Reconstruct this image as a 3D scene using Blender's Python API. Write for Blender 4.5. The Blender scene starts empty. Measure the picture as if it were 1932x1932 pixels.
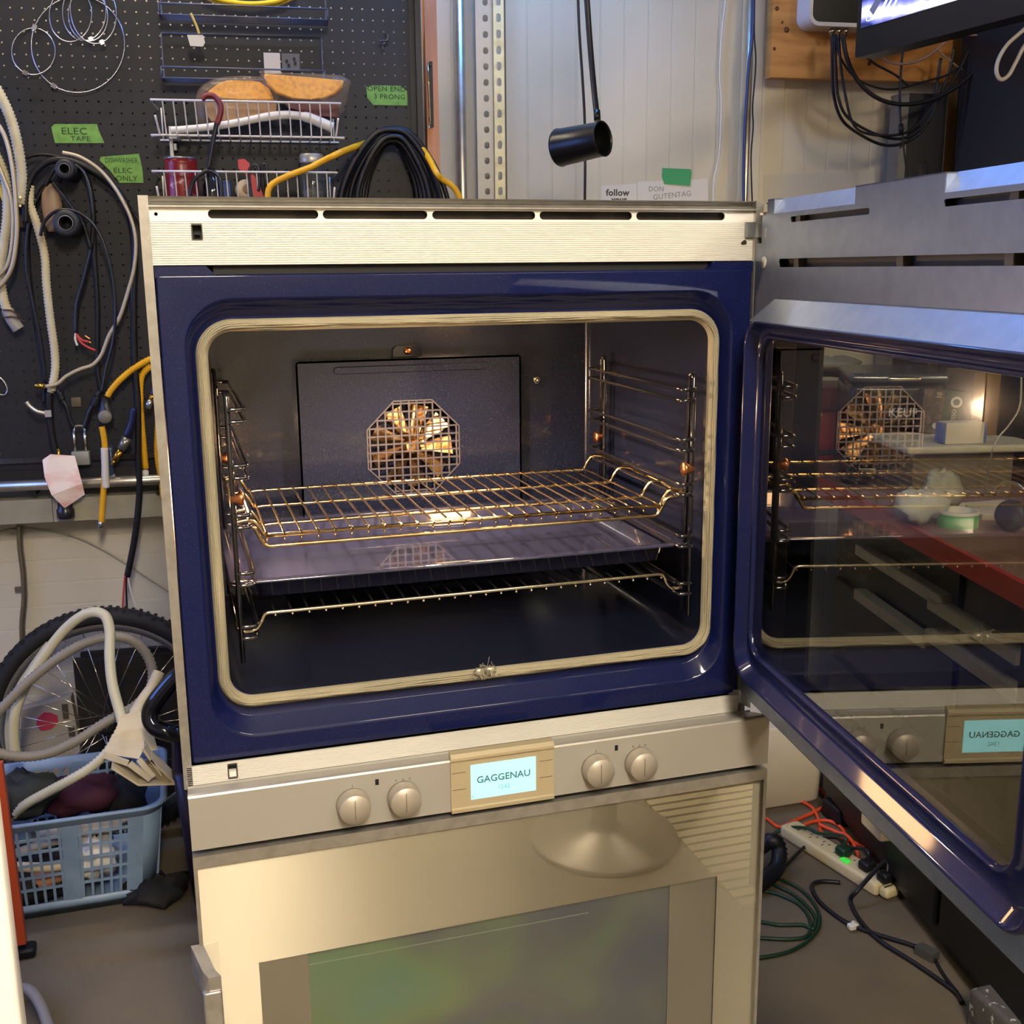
import bpy, bmesh, math, random
import numpy as np
from math import sin, cos, pi, radians
from mathutils import Vector, Matrix
from mathutils.geometry import tessellate_polygon
random.seed(7)
S = bpy.context.scene
COL = S.collection
# ------------------------------------------------------------------ camera
H0 = 1.5                                   # height of the oven's top above the floor
CX, CY, CZ = .0172, -1.3046, -.0796 + H0
YAW, PITCH, ROLL, FPX = .2960, .2167, -.0096, 2089.8
_f = Vector((sin(YAW)*cos(PITCH), cos(YAW)*cos(PITCH), -sin(PITCH)))
_r0 = Vector((cos(YAW), -sin(YAW), 0)); _u0 = _r0.cross(_f)
_r = _r0*cos(ROLL) + _u0*sin(ROLL); _u = _u0*cos(ROLL) - _r0*sin(ROLL)
cd = bpy.data.cameras.new('camera'); cam = bpy.data.objects.new('camera', cd); COL.objects.link(cam)
cd.sensor_width = 36; cd.lens = FPX/1932*36; cd.clip_start = .02; cd.clip_end = 60
cam.matrix_world = Matrix(((_r.x, _u.x, -_f.x, CX), (_r.y, _u.y, -_f.y, CY), (_r.z, _u.z, -_f.z, CZ), (0, 0, 0, 1)))
S.camera = cam
# ------------------------------------------------------------------ colour management, world
S.view_settings.view_transform = 'Standard'; S.view_settings.look = 'None'
S.view_settings.exposure = 0.96; S.view_settings.gamma = 1.0; S.view_settings.use_curve_mapping = False
S.cycles.use_denoising = True
S.cycles.max_bounces = 10; S.cycles.transparent_max_bounces = 16; S.cycles.glossy_bounces = 6; S.cycles.transmission_bounces = 8
S.cycles.sample_clamp_indirect = 6.0; S.cycles.caustics_refractive = False; S.cycles.caustics_reflective = False
wld = bpy.data.worlds.new('world'); S.world = wld; wld.use_nodes = True
wld.node_tree.nodes['Background'].inputs[0].default_value = (.9, .85, .75, 1)
wld.node_tree.nodes['Background'].inputs[1].default_value = .05

def lin(c):
    if isinstance(c, str): c = tuple(int(c[i:i+2], 16)/255 for i in (0, 2, 4))
    return tuple(x/12.92 if x <= .04045 else ((x+.055)/1.055)**2.4 for x in c)
def L(o, label, cat=None, group=None, kind=None):
    if label: o['label'] = label
    if cat: o['category'] = cat
    if group: o['group'] = group
    if kind: o['kind'] = kind
    return o
# ------------------------------------------------------------------ materials
MATS = {}
ANROT = .25
def mat(name, col=(.5, .5, .5), rough=.5, metal=0., spec=.5, coat=0., coatr=.05, noise=None, bump=None, emit=None, trans=0., alpha=1., ior=1.45, aniso=0., rough_noise=None, stretch=(1, 1, 1), sheen=0.):
    if name in MATS: return MATS[name]
    m = bpy.data.materials.new(name); m.use_nodes = True; MATS[name] = m
    nt = m.node_tree; N = nt.nodes; K = nt.links; b = N['Principled BSDF']
    c = lin(col) + (1,)
    b.inputs['Base Color'].default_value = c; b.inputs['Roughness'].default_value = rough; b.inputs['Metallic'].default_value = metal
    b.inputs['Specular IOR Level'].default_value = spec; b.inputs['IOR'].default_value = ior
    b.inputs['Coat Weight'].default_value = coat; b.inputs['Coat Roughness'].default_value = coatr
    b.inputs['Transmission Weight'].default_value = trans; b.inputs['Alpha'].default_value = alpha
    if emit: b.inputs['Emission Color'].default_value = lin(emit[0]) + (1,); b.inputs['Emission Strength'].default_value = emit[1]
    if aniso:
        b.inputs['Anisotropic'].default_value = aniso; b.inputs['Anisotropic Rotation'].default_value = ANROT
        tg = N.new('ShaderNodeTangent'); tg.direction_type = 'UV_MAP'; K.new(tg.outputs[0], b.inputs['Tangent'])
    if noise or bump or rough_noise:
        tc = N.new('ShaderNodeTexCoord'); mp = N.new('ShaderNodeMapping'); mp.inputs['Scale'].default_value = stretch
        K.new(tc.outputs['Object'], mp.inputs[0])
    if noise:
        sc, col2, lo, hi = noise
        n = N.new('ShaderNodeTexNoise'); n.inputs['Scale'].default_value = sc; n.inputs['Detail'].default_value = 6; K.new(mp.outputs[0], n.inputs['Vector'])
        r = N.new('ShaderNodeMapRange'); r.inputs['From Min'].default_value = lo; r.inputs['From Max'].default_value = hi; K.new(n.outputs['Fac'], r.inputs['Value'])
        x = N.new('ShaderNodeMix'); x.data_type = 'RGBA'; x.inputs[6].default_value = c; x.inputs[7].default_value = lin(col2) + (1,)
        K.new(r.outputs[0], x.inputs[0]); K.new(x.outputs[2], b.inputs['Base Color'])
    if rough_noise:
        n = N.new('ShaderNodeTexNoise'); n.inputs['Scale'].default_value = rough_noise[0]; K.new(mp.outputs[0], n.inputs['Vector'])
        r = N.new('ShaderNodeMapRange'); r.inputs['To Min'].default_value = rough_noise[1]; r.inputs['To Max'].default_value = rough_noise[2]
        K.new(n.outputs['Fac'], r.inputs['Value']); K.new(r.outputs[0], b.inputs['Roughness'])
    if bump:
        n = N.new('ShaderNodeTexNoise'); n.inputs['Scale'].default_value = bump[0]; n.inputs['Detail'].default_value = 4; K.new(mp.outputs[0], n.inputs['Vector'])
        bp = N.new('ShaderNodeBump'); bp.inputs['Strength'].default_value = bump[1]; bp.inputs['Distance'].default_value = bump[2] if len(bump) > 2 else .002
        K.new(n.outputs['Fac'], bp.inputs['Height']); K.new(bp.outputs[0], b.inputs['Normal'])
    return m
def glass(name, tint=(1, 1, 1), refl=.1, rough=.0):
    """thin pane: clear sheet mixed with a mirror by Fresnel"""
    m = bpy.data.materials.new(name); m.use_nodes = True; nt = m.node_tree; N = nt.nodes; K = nt.links; N.clear()
    o = N.new('ShaderNodeOutputMaterial'); t = N.new('ShaderNodeBsdfTransparent'); t.inputs[0].default_value = tint + (1,)
    g = N.new('ShaderNodeBsdfGlossy'); g.inputs['Roughness'].default_value = rough
    lw = N.new('ShaderNodeLayerWeight'); lw.inputs['Blend'].default_value = .5; fr = N.new('ShaderNodeMath'); fr.operation = 'POWER'; fr.inputs[1].default_value = 5.0; K.new(lw.outputs['Facing'], fr.inputs[0])
    mr = N.new('ShaderNodeMapRange'); mr.inputs['To Min'].default_value = refl; mr.inputs['To Max'].default_value = 1.0
    mx = N.new('ShaderNodeMixShader'); K.new(fr.outputs[0], mr.inputs['Value']); K.new(mr.outputs[0], mx.inputs[0])
    K.new(t.outputs[0], mx.inputs[1]); K.new(g.outputs[0], mx.inputs[2]); K.new(mx.outputs[0], o.inputs[0])
    MATS[name] = m
    return m
# ------------------------------------------------------------------ mesh builder
ORIG = {}
def org(p): return ORIG[p.name] if p is not None and p.name in ORIG else Vector((0, 0, 0))
class MB:
    def __init__(s, M=None): s.v = []; s.f = []; s.sm = []; s.M = M
    def add(s, vs, fs, smooth=False):
        k = len(s.v); M = s.M
        s.v += [M @ Vector(p) if M is not None else Vector(p) for p in vs]
        s.f += [tuple(i+k for i in f) for f in fs]; s.sm += [smooth]*len(fs) if isinstance(smooth, bool) else smooth
        return s
    def bx(s, x0, x1, y0, y1, z0, z1):
        vs = [(x, y, z) for x in (x0, x1) for y in (y0, y1) for z in (z0, z1)]
        return s.add(vs, [(0, 1, 3, 2), (4, 6, 7, 5), (0, 4, 5, 1), (2, 3, 7, 6), (0, 2, 6, 4), (1, 5, 7, 3)])
    def bar(s, p0, p1, w, h, up=(0, 0, 1)):
        """box bar from p0 to p1, w across, h along up"""
        p0, p1 = Vector(p0), Vector(p1); d = (p1-p0).normalized(); a = d.cross(Vector(up)).normalized(); b = a.cross(d).normalized()
        vs = [p + a*(i*w/2) + b*(j*h/2) for p in (p0, p1) for i in (-1, 1) for j in (-1, 1)]
        return s.add(vs, [(0, 2, 3, 1), (4, 5, 7, 6), (0, 1, 5, 4), (2, 6, 7, 3), (0, 4, 6, 2), (1, 3, 7, 5)])
    def bev(s, x0, x1, y0, y1, z0, z1, r=.004, n=3):
        """rounded box: superellipse slabs stacked along z"""
        rings = []
        for k in range(n+1):
            t = k/n*pi/2; rings.append((r*(1-sin(t)), z0 + r*(1-cos(t))))
        rings = rings + [(i, z0+z1-z) for i, z in reversed(rings)]
        lo = [[(x, y, z) for x, y in rrect(x0+i, x1-i, y0+i, y1-i, max(r, 1e-4), 3)] for i, z in rings]
        return s.loft(lo, True, True, True)
    def loft(s, rings, closed=True, cap0=False, cap1=False, smooth=True):
        n = len(rings[0]); vs = [p for r in rings for p in r]; fs = []; sm = []
        for i in range(len(rings)-1):
            for j in range(n if closed else n-1):
                a, b = i*n+j, i*n+(j+1) % n
                fs.append((a, b, b+n, a+n)); sm.append(smooth)
        if cap0: fs.append(tuple(range(n-1, -1, -1))); sm.append(False)
        if cap1: fs.append(tuple((len(rings)-1)*n + j for j in range(n))); sm.append(False)
        return s.add(vs, fs, sm)
    def tube(s, pts, r, n=8, closed=False, cap=True):
        P = [Vector(p) for p in pts]; m = len(P)
        if m < 2: return s
        R = r if hasattr(r, '__len__') else [r]*m
        T = []
        for i in range(m):
            a = P[(i-1) % m] if closed or i > 0 else P[i]; b = P[(i+1) % m] if closed or i < m-1 else P[i]
            t = (b-a); T.append(t.normalized() if t.length > 1e-9 else Vector((0, 0, 1)))
        up = Vector((0, 0, 1)) if abs(T[0].z) < .9 else Vector((0, 1, 0))
        nrm = (up - T[0]*up.dot(T[0])).normalized(); rings = []
        for i in range(m):
            nrm = (nrm - T[i]*nrm.dot(T[i]))
            nrm = nrm.normalized() if nrm.length > 1e-6 else T[i].orthogonal().normalized()
            b = T[i].cross(nrm)
            rings.append([P[i] + (nrm*cos(2*pi*k/n) + b*sin(2*pi*k/n))*R[i] for k in range(n)])
        if closed: rings.append(rings[0])
        return s.loft(rings, True, cap and not closed, cap and not closed)
    def cyl(s, p0, p1, r0, r1=None, n=20): return s.tube([p0, p1], [r0, r0 if r1 is None else r1], n)
    def lathe(s, prof, p0, ax, n=24, cap0=True, cap1=True, smooth=True):
        """prof = [(radius, distance along ax)]"""
        p0 = Vector(p0); ax = Vector(ax).normalized(); a = ax.orthogonal().normalized(); b = ax.cross(a)
        return s.loft([[p0 + ax*h + (a*cos(2*pi*k/n) + b*sin(2*pi*k/n))*max(r, 1e-5) for k in range(n)] for r, h in prof], True, cap0, cap1, smooth)
    def sph(s, c, r, n=12, m=8, sc=(1, 1, 1)):
        rings = [[(c[0]+r*sc[0]*sin(pi*j/m)*cos(2*pi*k/n), c[1]+r*sc[1]*sin(pi*j/m)*sin(2*pi*k/n), c[2]-r*sc[2]*cos(pi*j/m)) for k in range(n)] for j in range(1, m)]
        return s.loft(rings, True, True, True)
    def plate(s, loops, y0, y1, ax='y'):
        """flat plate with holes: loops[0] outer, others holes, (a,b) pairs -> (a, y, b)"""
        mp = (lambda a, b, y: (a, y, b)) if ax == 'y' else ((lambda a, b, y: (a, b, y)) if ax == 'z' else (lambda a, b, y: (y, a, b)))
        tr = tessellate_polygon([[Vector((a, b, 0)) for a, b in lp] for lp in loops]); fl = [p for lp in loops for p in lp]; n = len(fl)
        vs = [mp(a, b, y0) for a, b in fl] + [mp(a, b, y1) for a, b in fl]
        fs = [tuple(t) for t in tr] + [tuple(i+n for i in reversed(t)) for t in tr]; k = 0
        for lp in loops:
            m = len(lp); fs += [(k+i, k+(i+1) % m, n+k+(i+1) % m, n+k+i) for i in range(m)]; k += m
        return s.add(vs, fs)
    def build(s, name, m, parent=None, recalc=True, uv=False):
        o_ = org(parent) if parent is not None else None
        if parent is None:
            xs = np.array([list(p) for p in s.v]); lo, hi = xs.min(0), xs.max(0)
            o_ = Vector(((lo[0]+hi[0])/2, (lo[1]+hi[1])/2, lo[2]))
        me = bpy.data.meshes.new(name); me.from_pydata([p - o_ for p in s.v], [], s.f)
        me.polygons.foreach_set('use_smooth', s.sm)
        if recalc:
            bm = bmesh.new(); bm.from_mesh(me); bmesh.ops.recalc_face_normals(bm, faces=bm.faces); bm.to_mesh(me); bm.free()
        if uv:
            ul = me.uv_layers.new(name='UVMap'); co = [v.co for v in me.vertices]
            for lp in me.loops: ul.data[lp.index].uv = (co[lp.vertex_index].x, co[lp.vertex_index].z)
        me.materials.append(m); ob = bpy.data.objects.new(name, me); COL.objects.link(ob); ORIG[ob.name] = o_.copy()
        if parent is not None: ob.parent = parent
        else: ob.location = o_
        return ob
def empty(name, loc, parent=None):
    o = bpy.data.objects.new(name, None); COL.objects.link(o); o.empty_display_size = .05
    loc = Vector(loc); ORIG[o.name] = loc.copy()
    if parent is not None: o.parent = parent; o.location = loc - org(parent)
    else: o.location = loc
    return o
def thing(name, loc, label, cat, group=None): return L(empty(name, loc), label, cat, group)
def copy_tree(o, parent=None, off=Vector((0, 0, 0))):
    c = o.copy(); COL.objects.link(c); ORIG[c.name] = org(o) + off
    if parent is not None: c.parent = parent
    for ch in list(o.children): copy_tree(ch, c, off)
    return c
def rrect(x0, x1, z0, z1, r, n=6):
    out = []
    for cx, cz, a in ((x1-r, z1-r, 0), (x0+r, z1-r, 90), (x0+r, z0+r, 180), (x1-r, z0+r, 270)):
        for k in range(n+1):
            t = radians(a + 90*k/n); out.append((cx+r*cos(t), cz+r*sin(t)))
    return out
def ell(cx, cz, rx, rz=None, n=16, a0=0): return [(cx+rx*cos(2*pi*k/n+a0), cz+(rz or rx)*sin(2*pi*k/n+a0)) for k in range(n)]
def smooth(pts, n=6, closed=False):
    P = [Vector(p) for p in pts]; m = len(P); out = []
    for i in range(m if closed else m-1):
        if closed: p0, p1, p2, p3 = P[(i-1) % m], P[i], P[(i+1) % m], P[(i+2) % m]
        else: p0, p1, p2, p3 = P[max(i-1, 0)], P[i], P[i+1], P[min(i+2, m-1)]
        for k in range(n):
            t = k/n; out.append(.5*((2*p1) + (-p0+p2)*t + (2*p0-5*p1+4*p2-p3)*t*t + (-p0+3*p1-3*p2+p3)*t**3))
    if not closed: out.append(P[-1])
    return out
def corr(pts, r0, r1, pitch):
    """resampled path + alternating radii: a corrugated hose"""
    P = [Vector(p) for p in pts]; d = [0]
    for a, b in zip(P, P[1:]): d.append(d[-1] + (b-a).length)
    n = max(4, int(d[-1]/(pitch/2))); out = []; R = []; j = 0
    for i in range(n+1):
        t = d[-1]*i/n
        while j < len(P)-2 and d[j+1] < t: j += 1
        u = (t-d[j])/max(d[j+1]-d[j], 1e-9); out.append(P[j].lerp(P[j+1], u)); R.append(r0 if i % 2 else r1)
    return out, R
def frame(o, xd, yd=None, zd=(0, 0, 1)):
    x = Vector(xd).normalized(); z = Vector(zd).normalized(); y = z.cross(x) if yd is None else Vector(yd)
    return Matrix(((x.x, y.x, z.x, o[0]), (x.y, y.y, z.y, o[1]), (x.z, y.z, z.z, o[2]), (0, 0, 0, 1)))
def text(s, size, M, m, parent, name='lettering', ext=.0004, bold=0., space=1.0, align='CENTER', xs=1.0):
    """M maps text plane (x right, y up, z out) into the world"""
    cu = bpy.data.curves.new(name, 'FONT'); cu.body = s; cu.size = size; cu.extrude = ext; cu.offset = bold; cu.align_x = align; cu.align_y = 'CENTER'; cu.space_character = space; cu.resolution_u = 3
    t = bpy.data.objects.new('tmp', cu); COL.objects.link(t); dg = bpy.context.evaluated_depsgraph_get()
    me = bpy.data.meshes.new_from_object(t.evaluated_get(dg)); bpy.data.objects.remove(t); me.name = name
    me.transform(Matrix.Diagonal((xs, 1, 1, 1))); me.transform(M)
    o_ = org(parent); me.transform(Matrix.Translation(-o_)); me.materials.clear(); me.materials.append(m)
    ob = bpy.data.objects.new(name, me); COL.objects.link(ob); ORIG[ob.name] = o_.copy(); ob.parent = parent
    return ob
# ------------------------------------------------------------------ reference frames and sight lines
def ray(u, v, n, d):
    q = _r*((u-966)/FPX) - _u*((v-966)/FPX) + _f; n = Vector(n); c = Vector((CX, CY, CZ))
    return c + q*((d-n.dot(c))/n.dot(q))
def ay(u, v, y): return ray(u, v, (0, 1, 0), y)
def az(u, v, z): return ray(u, v, (0, 0, 1), z)
def axx(u, v, x): return ray(u, v, (1, 0, 0), x)
_t = radians(5)                              # the back wall runs 5 degrees off the oven's front
WN = Vector((sin(_t), cos(_t), 0)); WX = Vector((cos(_t), -sin(_t), 0)); WO = Vector((-.1297, 1.656, 0))
MW = frame(WO, WX)                           # wall frame: x along the pegboard, y into the wall, z up
MWi = MW.inverted()
def pw(u, v, o=0.): return ray(u, v, WN, WN.dot(WO) - o)       # world point o metres in front of the pegboard
def lw(u, v, o=0.): return MWi @ pw(u, v, o)                   # the same in wall coordinates
def pws(uv, o=0., n=6, closed=False):
    return smooth([pw(q[0], q[1], q[2] if len(q) > 2 else o) for q in uv], n, closed)
# ------------------------------------------------------------------ lamps of the room
WARM = (1.0, .87, .70)
def lamp_area(name, loc, sx, sy, power, col, rot=(0, 0, 0)):
    ld = bpy.data.lights.new(name, 'AREA'); ld.shape = 'RECTANGLE'; ld.size = sx; ld.size_y = sy; ld.energy = power; ld.color = col
    o = bpy.data.objects.new(name, ld); COL.objects.link(o); o.location = loc; o.rotation_euler = rot
    return o
ZC = 2.78                                    # ceiling height
def ceiling_light(x, y, sx, sy, power, col, label, drop=.10):
    t = thing('ceiling_light', (x, y, ZC-drop), label, 'light', None)
    MB().bev(x-sx/2-.02, x+sx/2+.02, y-sy/2-.02, y+sy/2+.02, ZC-drop+.012, ZC-.002, .01).build('housing', mat('lamp_housing', 'e8e6e0', .4), t)
    e = max(col)
    MB().bev(x-sx/2, x+sx/2, y-sy/2, y+sy/2, ZC-drop, ZC-drop+.02, .006).build('diffuser', mat('diffuser%d' % int(x*100+y*7), 'ffffff', .4, emit=('ffffff', 1.0)), t)
    dm = MATS['diffuser%d' % int(x*100+y*7)].node_tree.nodes['Principled BSDF']
    dm.inputs['Emission Color'].default_value = tuple(col) + (1,); dm.inputs['Emission Strength'].default_value = power
    return t
ceiling_light(.09, -2.35, .25, 1.7, 66, WARM, 'long warm ceiling light behind the camera, in line with the oven left side')
ceiling_light(2.15, -1.3, .30, .9, 26, WARM, 'warm ceiling light over the right-hand workbench')
ceiling_light(1.15, -2.1, .9, .30, 19, WARM, 'crosswise warm ceiling light behind the camera, to the right')
ceiling_light(.84, 1.26, .50, .07, 56, (.09, .33, 1.0), 'short bluish tube light hanging above the slotted angle', .16)
ceiling_light(-.22, 1.34, .80, .09, 26, (1.0, .84, .66), 'warm tube light hanging above the dark pegboard', .12)
# ------------------------------------------------------------------ materials of the oven
ENA = mat('blue_enamel', '09113c', .45, spec=.12, coat=.5, coatr=.06, bump=(420, .06, .001), noise=(900, '3a4a86', .62, .78))
ENC = mat('cavity_enamel', '191d30', .22, spec=.5, coat=.5, coatr=.08, noise=(800, '6a6c86', .64, .8), bump=(500, .05, .001))
ALU = mat('ribbed_aluminium', 'e8e5dc', .38, metal=.4, bump=(300, .03, .001))
ALU2 = mat('satin_aluminium', 'a9a6a0', .34, metal=.7, noise=(60, '9a968f', .4, .7))
PNL = mat('grey_control_metal', 'a8a49b', .38, metal=.35)
STL = mat('brushed_steel', '9c9ea2', .28, metal=.85, noise=(40, '8b8d92', .4, .7))
BLK = mat('black_void', '060606', .6)
CHR = mat('chrome_wire', 'd8cdb4', .16, metal=1.)
BRS = mat('rack_wire_heat_tinted', 'c9b48c', .2, metal=1., noise=(30, 'a8865a', .45, .65))
DRK = mat('dark_enamel_wire', '17161c', .12, spec=.8, coat=1.)
COP = mat('copper_screw', 'd08a5c', .3, metal=1.)
# ------------------------------------------------------------------ the double oven
OV = thing('double_oven', (.3785, .3, 0), 'tall built-in double oven with its blue enamel upper cavity open', 'oven')
z = lambda t: t + H0
Z = z
# carcass: side walls, top, back, lower body
m = MB(); m.bx(.0, .006, .004, .60, .06, Z(0)); m.bx(.739, .745, .004, .60, .06, Z(0)); m.bx(.006, .739, .02, .60, Z(-.004), Z(0)); m.bx(.006, .739, .592, .6, .06, Z(-.004))
m.build('outer_casing', mat('galvanised_casing', 'b9b6ae', .45, metal=.6), OV)
for xa in (-.004, .7385): MB().bx(xa, xa+.0105, -.010, .012, Z(-.690), Z(.0005)).build('side_trim', ALU2, OV)
m = MB()                                     # coved top lip
prof = [(-.010, -.0115), (-.010, -.0096), (-.003, -.0092), (.0015, -.0075), (.0035, -.0045), (.0030, -.0018), (-.006, -.0012), (-.007, .0), (.022, .0), (.022, -.0125)]
m.loft([[(x, y, Z(c)) for y, c in prof] for x in (.0065, .7385)], True, True, True, False); m.build('top_lip', ALU2, OV)
def slot(x0, x1, z0, z1): return rrect(x0, x1, z0, z1, (z1-z0)/2*.98, 4)
out = [(.0065, Z(-.0265)), (.7385, Z(-.0265)), (.7385, Z(-.0118)), (.0065, Z(-.0118))]
xs = [(.068, .1887), (.1935, .3146), (.3203, .4465), (.4519, .5715), (.5771, .6981)]
MB().plate([out] + [slot(a, b, Z(-.0232), Z(-.0136)) for a, b in xs] + [ell(.0135, Z(-.0187), .0020, n=10)], -.004, -.002).build('slotted_strip', ALU, OV)
MB().bx(.007, .738, .006, .010, Z(-.0262), Z(-.0125)).build('slot_backing', mat('dark_brown_steel', '3a342e', .5, metal=.5, noise=(30, '241f1b', .4, .7)), OV)
def ribbed(x0, x1, z0, z1, y, pitch, holes, name, depth=.0011):
    """panel with real horizontal ribs; a square latch hole is cut by leaving out the ribs there"""
    m = MB(); n = int(round((z1-z0)/pitch)); segs = [(x0, x1)]
    for i in range(n):
        a = z0 + i*(z1-z0)/n; b = a + (z1-z0)/n; cuts = [h for h in holes if h[2] < (a+b)/2 < h[3]]; segs = []; c = x0
        for h in sorted(cuts): segs.append((c, h[0])); c = h[1]
        segs.append((c, x1))
        for s0, s1 in segs:
            p = [(y+depth, a), (y, a+(b-a)*.25), (y, a+(b-a)*.8), (y+depth, b), (y+.004, b), (y+.004, a)]
            m.loft([[(x, q[0], q[1]) for q in p] for x in (s0, s1)], True, True, True, False)
    return m.build(name, ALU, OV)
vp = ribbed(.0065, .7385, Z(-.0735), Z(-.0265), -.004, .00252, [(.0495, .0607, Z(-.0460), Z(-.0297)), (.7275, .739, Z(-.045), Z(-.0255))], 'ribbed_vent_panel')
m = MB(); m.plate([rrect(.049, .0612, Z(-.0466), Z(-.0291), .0015, 2), rrect(.0503, .0600, Z(-.0455), Z(-.0302), .001, 2)], -.0046, .008); m.build('latch_hole', mat('latch_rim', '57544c', .4, metal=.6), vp)
m = MB(); m.bx(.0503, .060, .007, .009, Z(-.0455), Z(-.0302)); m.bx(.0525, .0585, .000, .004, Z(-.0405), Z(-.0375)); m.build('latch', BLK, vp)
MB().cyl((.728, -.0045, Z(-.0495)), (.7225, -.0042, Z(-.052)), .003, .0015, 8).build('burn_mark', mat('soot', '2b241c', .9), vp)
# muffle front: flat blue flange, slope, gasket
def ringxz(x0, x1, z0, z1, r, y, n=8): return [(a, y, b) for a, b in rrect(x0, x1, Z(z0), Z(z1), r, n)]
m = MB()
m.loft([ringxz(.0075, .7375, -.6588, -.0835, .002, .010), ringxz(.0075, .7375, -.6588, -.0835, .003, -.006), ringxz(.009, .736, -.6573, -.0850, .003, -.0085),
        ringxz(.010, .735, -.6563, -.0860, .003, -.0085), ringxz(.0325, .7125, -.6350, -.1085, .056, -.0085), ringxz(.0335, .7115, -.6340, -.1095, .055, -.0084), ringxz(.0350, .7100, -.6315, -.1112, .053, -.0070), ringxz(.0356, .7094, -.6303, -.1120, .053, -.0060), ringxz(.0415, .7035, -.6140, -.1288, .046, .0090), ringxz(.0422, .7028, -.6125, -.1300, .045, .0100), ringxz(.0440, .7010, -.602, -.1315, .043, .0105), ringxz(.0560, .6890, -.5870, -.1420, .036, .0115)])
for a, b, q in ((.0075, .062, 1), (.683, .7375, 0)):           # the two raised ends either side of the long vent notch
    w = .012; z0 = Z(-.0865); z1 = Z(-.0742)
    pl = [(a, z0), (b+w, z0), (b, z1), (a, z1)] if q else [(b, z0), (b, z1), (a, z1), (a-w, z0)]
    m.plate([pl], -.0083, .010)
MUF = m.build('muffle_front', ENA, OV)
MB().bx(.07, .68, .004, .009, Z(-.0850), Z(-.0735)).build('vent_gap', BLK, OV)
# woven door gasket: a rope of fine strands following a rounded rectangle
def gring(inset, r, y, n=14): return [Vector((a, y, b)) for a, b in rrect(.0445+inset, .7005-inset, Z(-.6005)+inset, Z(-.1330)-inset, max(r-inset, .006), n)]
m = MB(); STR = 7
for k in range(STR):
    u = (k+.5)/STR; ins = .0008 + .0122*u; yy = .0085 - .0105*sin(pi*u); path = []
    base = gring(ins, .042, yy, 12)
    for i in range(len(base)):
        a, b = base[i], base[(i+1) % len(base)]; q = max(1, int((b-a).length/.012)); path += [a.lerp(b, j/q) for j in range(q)]
    path = [p + Vector((0, .0006*sin(i*.9+k*2), .0007*sin(i*.21+k))) for i, p in enumerate(path)]
    m.tube(path, .00135, 6, closed=True)
m.loft([[tuple(p) for p in gring(i_, .042, y_, 12)] for i_, y_ in ((0, .010), (.001, .004), (.005, .0008), (.009, .0008), (.0130, .004), (.0140, .010))])
GSK = m.build('door_gasket', mat('woven_fibreglass', '989079', .6, metal=.2, noise=(9, 'aaa084', .4, .65), bump=(900, .6, .002)), MUF)
m = MB(); rnd = random.Random(3); g0 = ay(915, 1266, -.003)
for k in range(70):                          # frayed joint at the bottom
    a = g0 + Vector((rnd.uniform(-.014, .014), rnd.uniform(-.004, .004), rnd.uniform(-.006, .006))); d = Vector((rnd.uniform(-1, 1), rnd.uniform(-1, .1), rnd.uniform(-.8, .9)))*rnd.uniform(.005, .012)
    m.tube(smooth([a, a+d*.5+Vector((rnd.uniform(-.003, .003), 0, rnd.uniform(-.003, .003))), a+d], 3), rnd.uniform(.0003, .0006), 4)
m.tube(smooth([g0, g0+Vector((.003, -.003, .010)), g0+Vector((.005, -.004, .020))], 4), .0004, 4)
for sx in (-.007, .007): m.sph(g0+Vector((sx, -.001, 0)), .008, 8, 6, (1, .5, .8))
L(m.build('gasket_joint', mat('frayed_wire', 'b5ae98', .4, metal=.6), MUF), 'frayed wire ends of the gasket joint')
# cavity box with rounded mouth
def cv(x0, x1, z0, z1, r, y): return [(a, y, b) for a, b in rrect(x0, x1, Z(z0), Z(z1), r, 8)]
m = MB(); m.loft([cv(.0560, .6890, -.5870, -.1420, .036, .0115), cv(.0565, .6885, -.5865, -.1430, .034, .020), cv(.0568, .6878, -.588, -.1440, .018, .035), cv(.0568, .6878, -.590, -.1440, .014, .435), cv(.062, .682, -.585, -.149, .012, .448)], True, False, True)
CAV = m.build('cavity', ENC, OV)
# back panel (fan cover) with octagonal grille
fc = (.3795, Z(-.3575)); R8 = .0735
octa = [(fc[0]+R8/cos(pi/8)*cos(pi/8+k*pi/4), fc[1]+R8/cos(pi/8)*sin(pi/8+k*pi/4)) for k in range(8)]
m = MB(); m.plate([rrect(.199, .560, Z(-.560), Z(-.2165), .004, 2), octa], .418, .421)
m.plate([[(.199, Z(-.56)), (.202, Z(-.56)), (.202, Z(-.2165)), (.199, Z(-.2165))]], .418, .446); m.plate([[(.557, Z(-.56)), (.56, Z(-.56)), (.56, Z(-.2165)), (.557, Z(-.2165))]], .418, .446)
m.plate([[(.202, Z(-.2195)), (.557, Z(-.2195)), (.557, Z(-.2165)), (.202, Z(-.2165))]], .418, .446)
m.loft([[(a, .418, b) for a, b in rrect(.256, .505, Z(-.238), Z(-.226), .0058, 4)], [(a, .4155, b) for a, b in rrect(.258, .503, Z(-.2365), Z(-.2275), .0044, 4)]], True, False, True)
FC = m.build('fan_cover', ENC, OV)
m = MB(); st = .0128; half = 6
def inoct(x, zz):
    x = abs(x); zz = abs(zz); return x <= R8 and zz <= R8 and (x+zz) <= R8*math.sqrt(2)
for k in range(-half, half):
    c = (k+.5)*st; ext = min(R8, R8*math.sqrt(2)-abs(c))
    if ext > .004:
        m.bx(fc[0]+c-.0013, fc[0]+c+.0013, .4178, .4195, fc[1]-ext, fc[1]+ext); m.bx(fc[0]-ext, fc[0]+ext, .4176, .4193, fc[1]+c-.0013, fc[1]+c+.0013)
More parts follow.
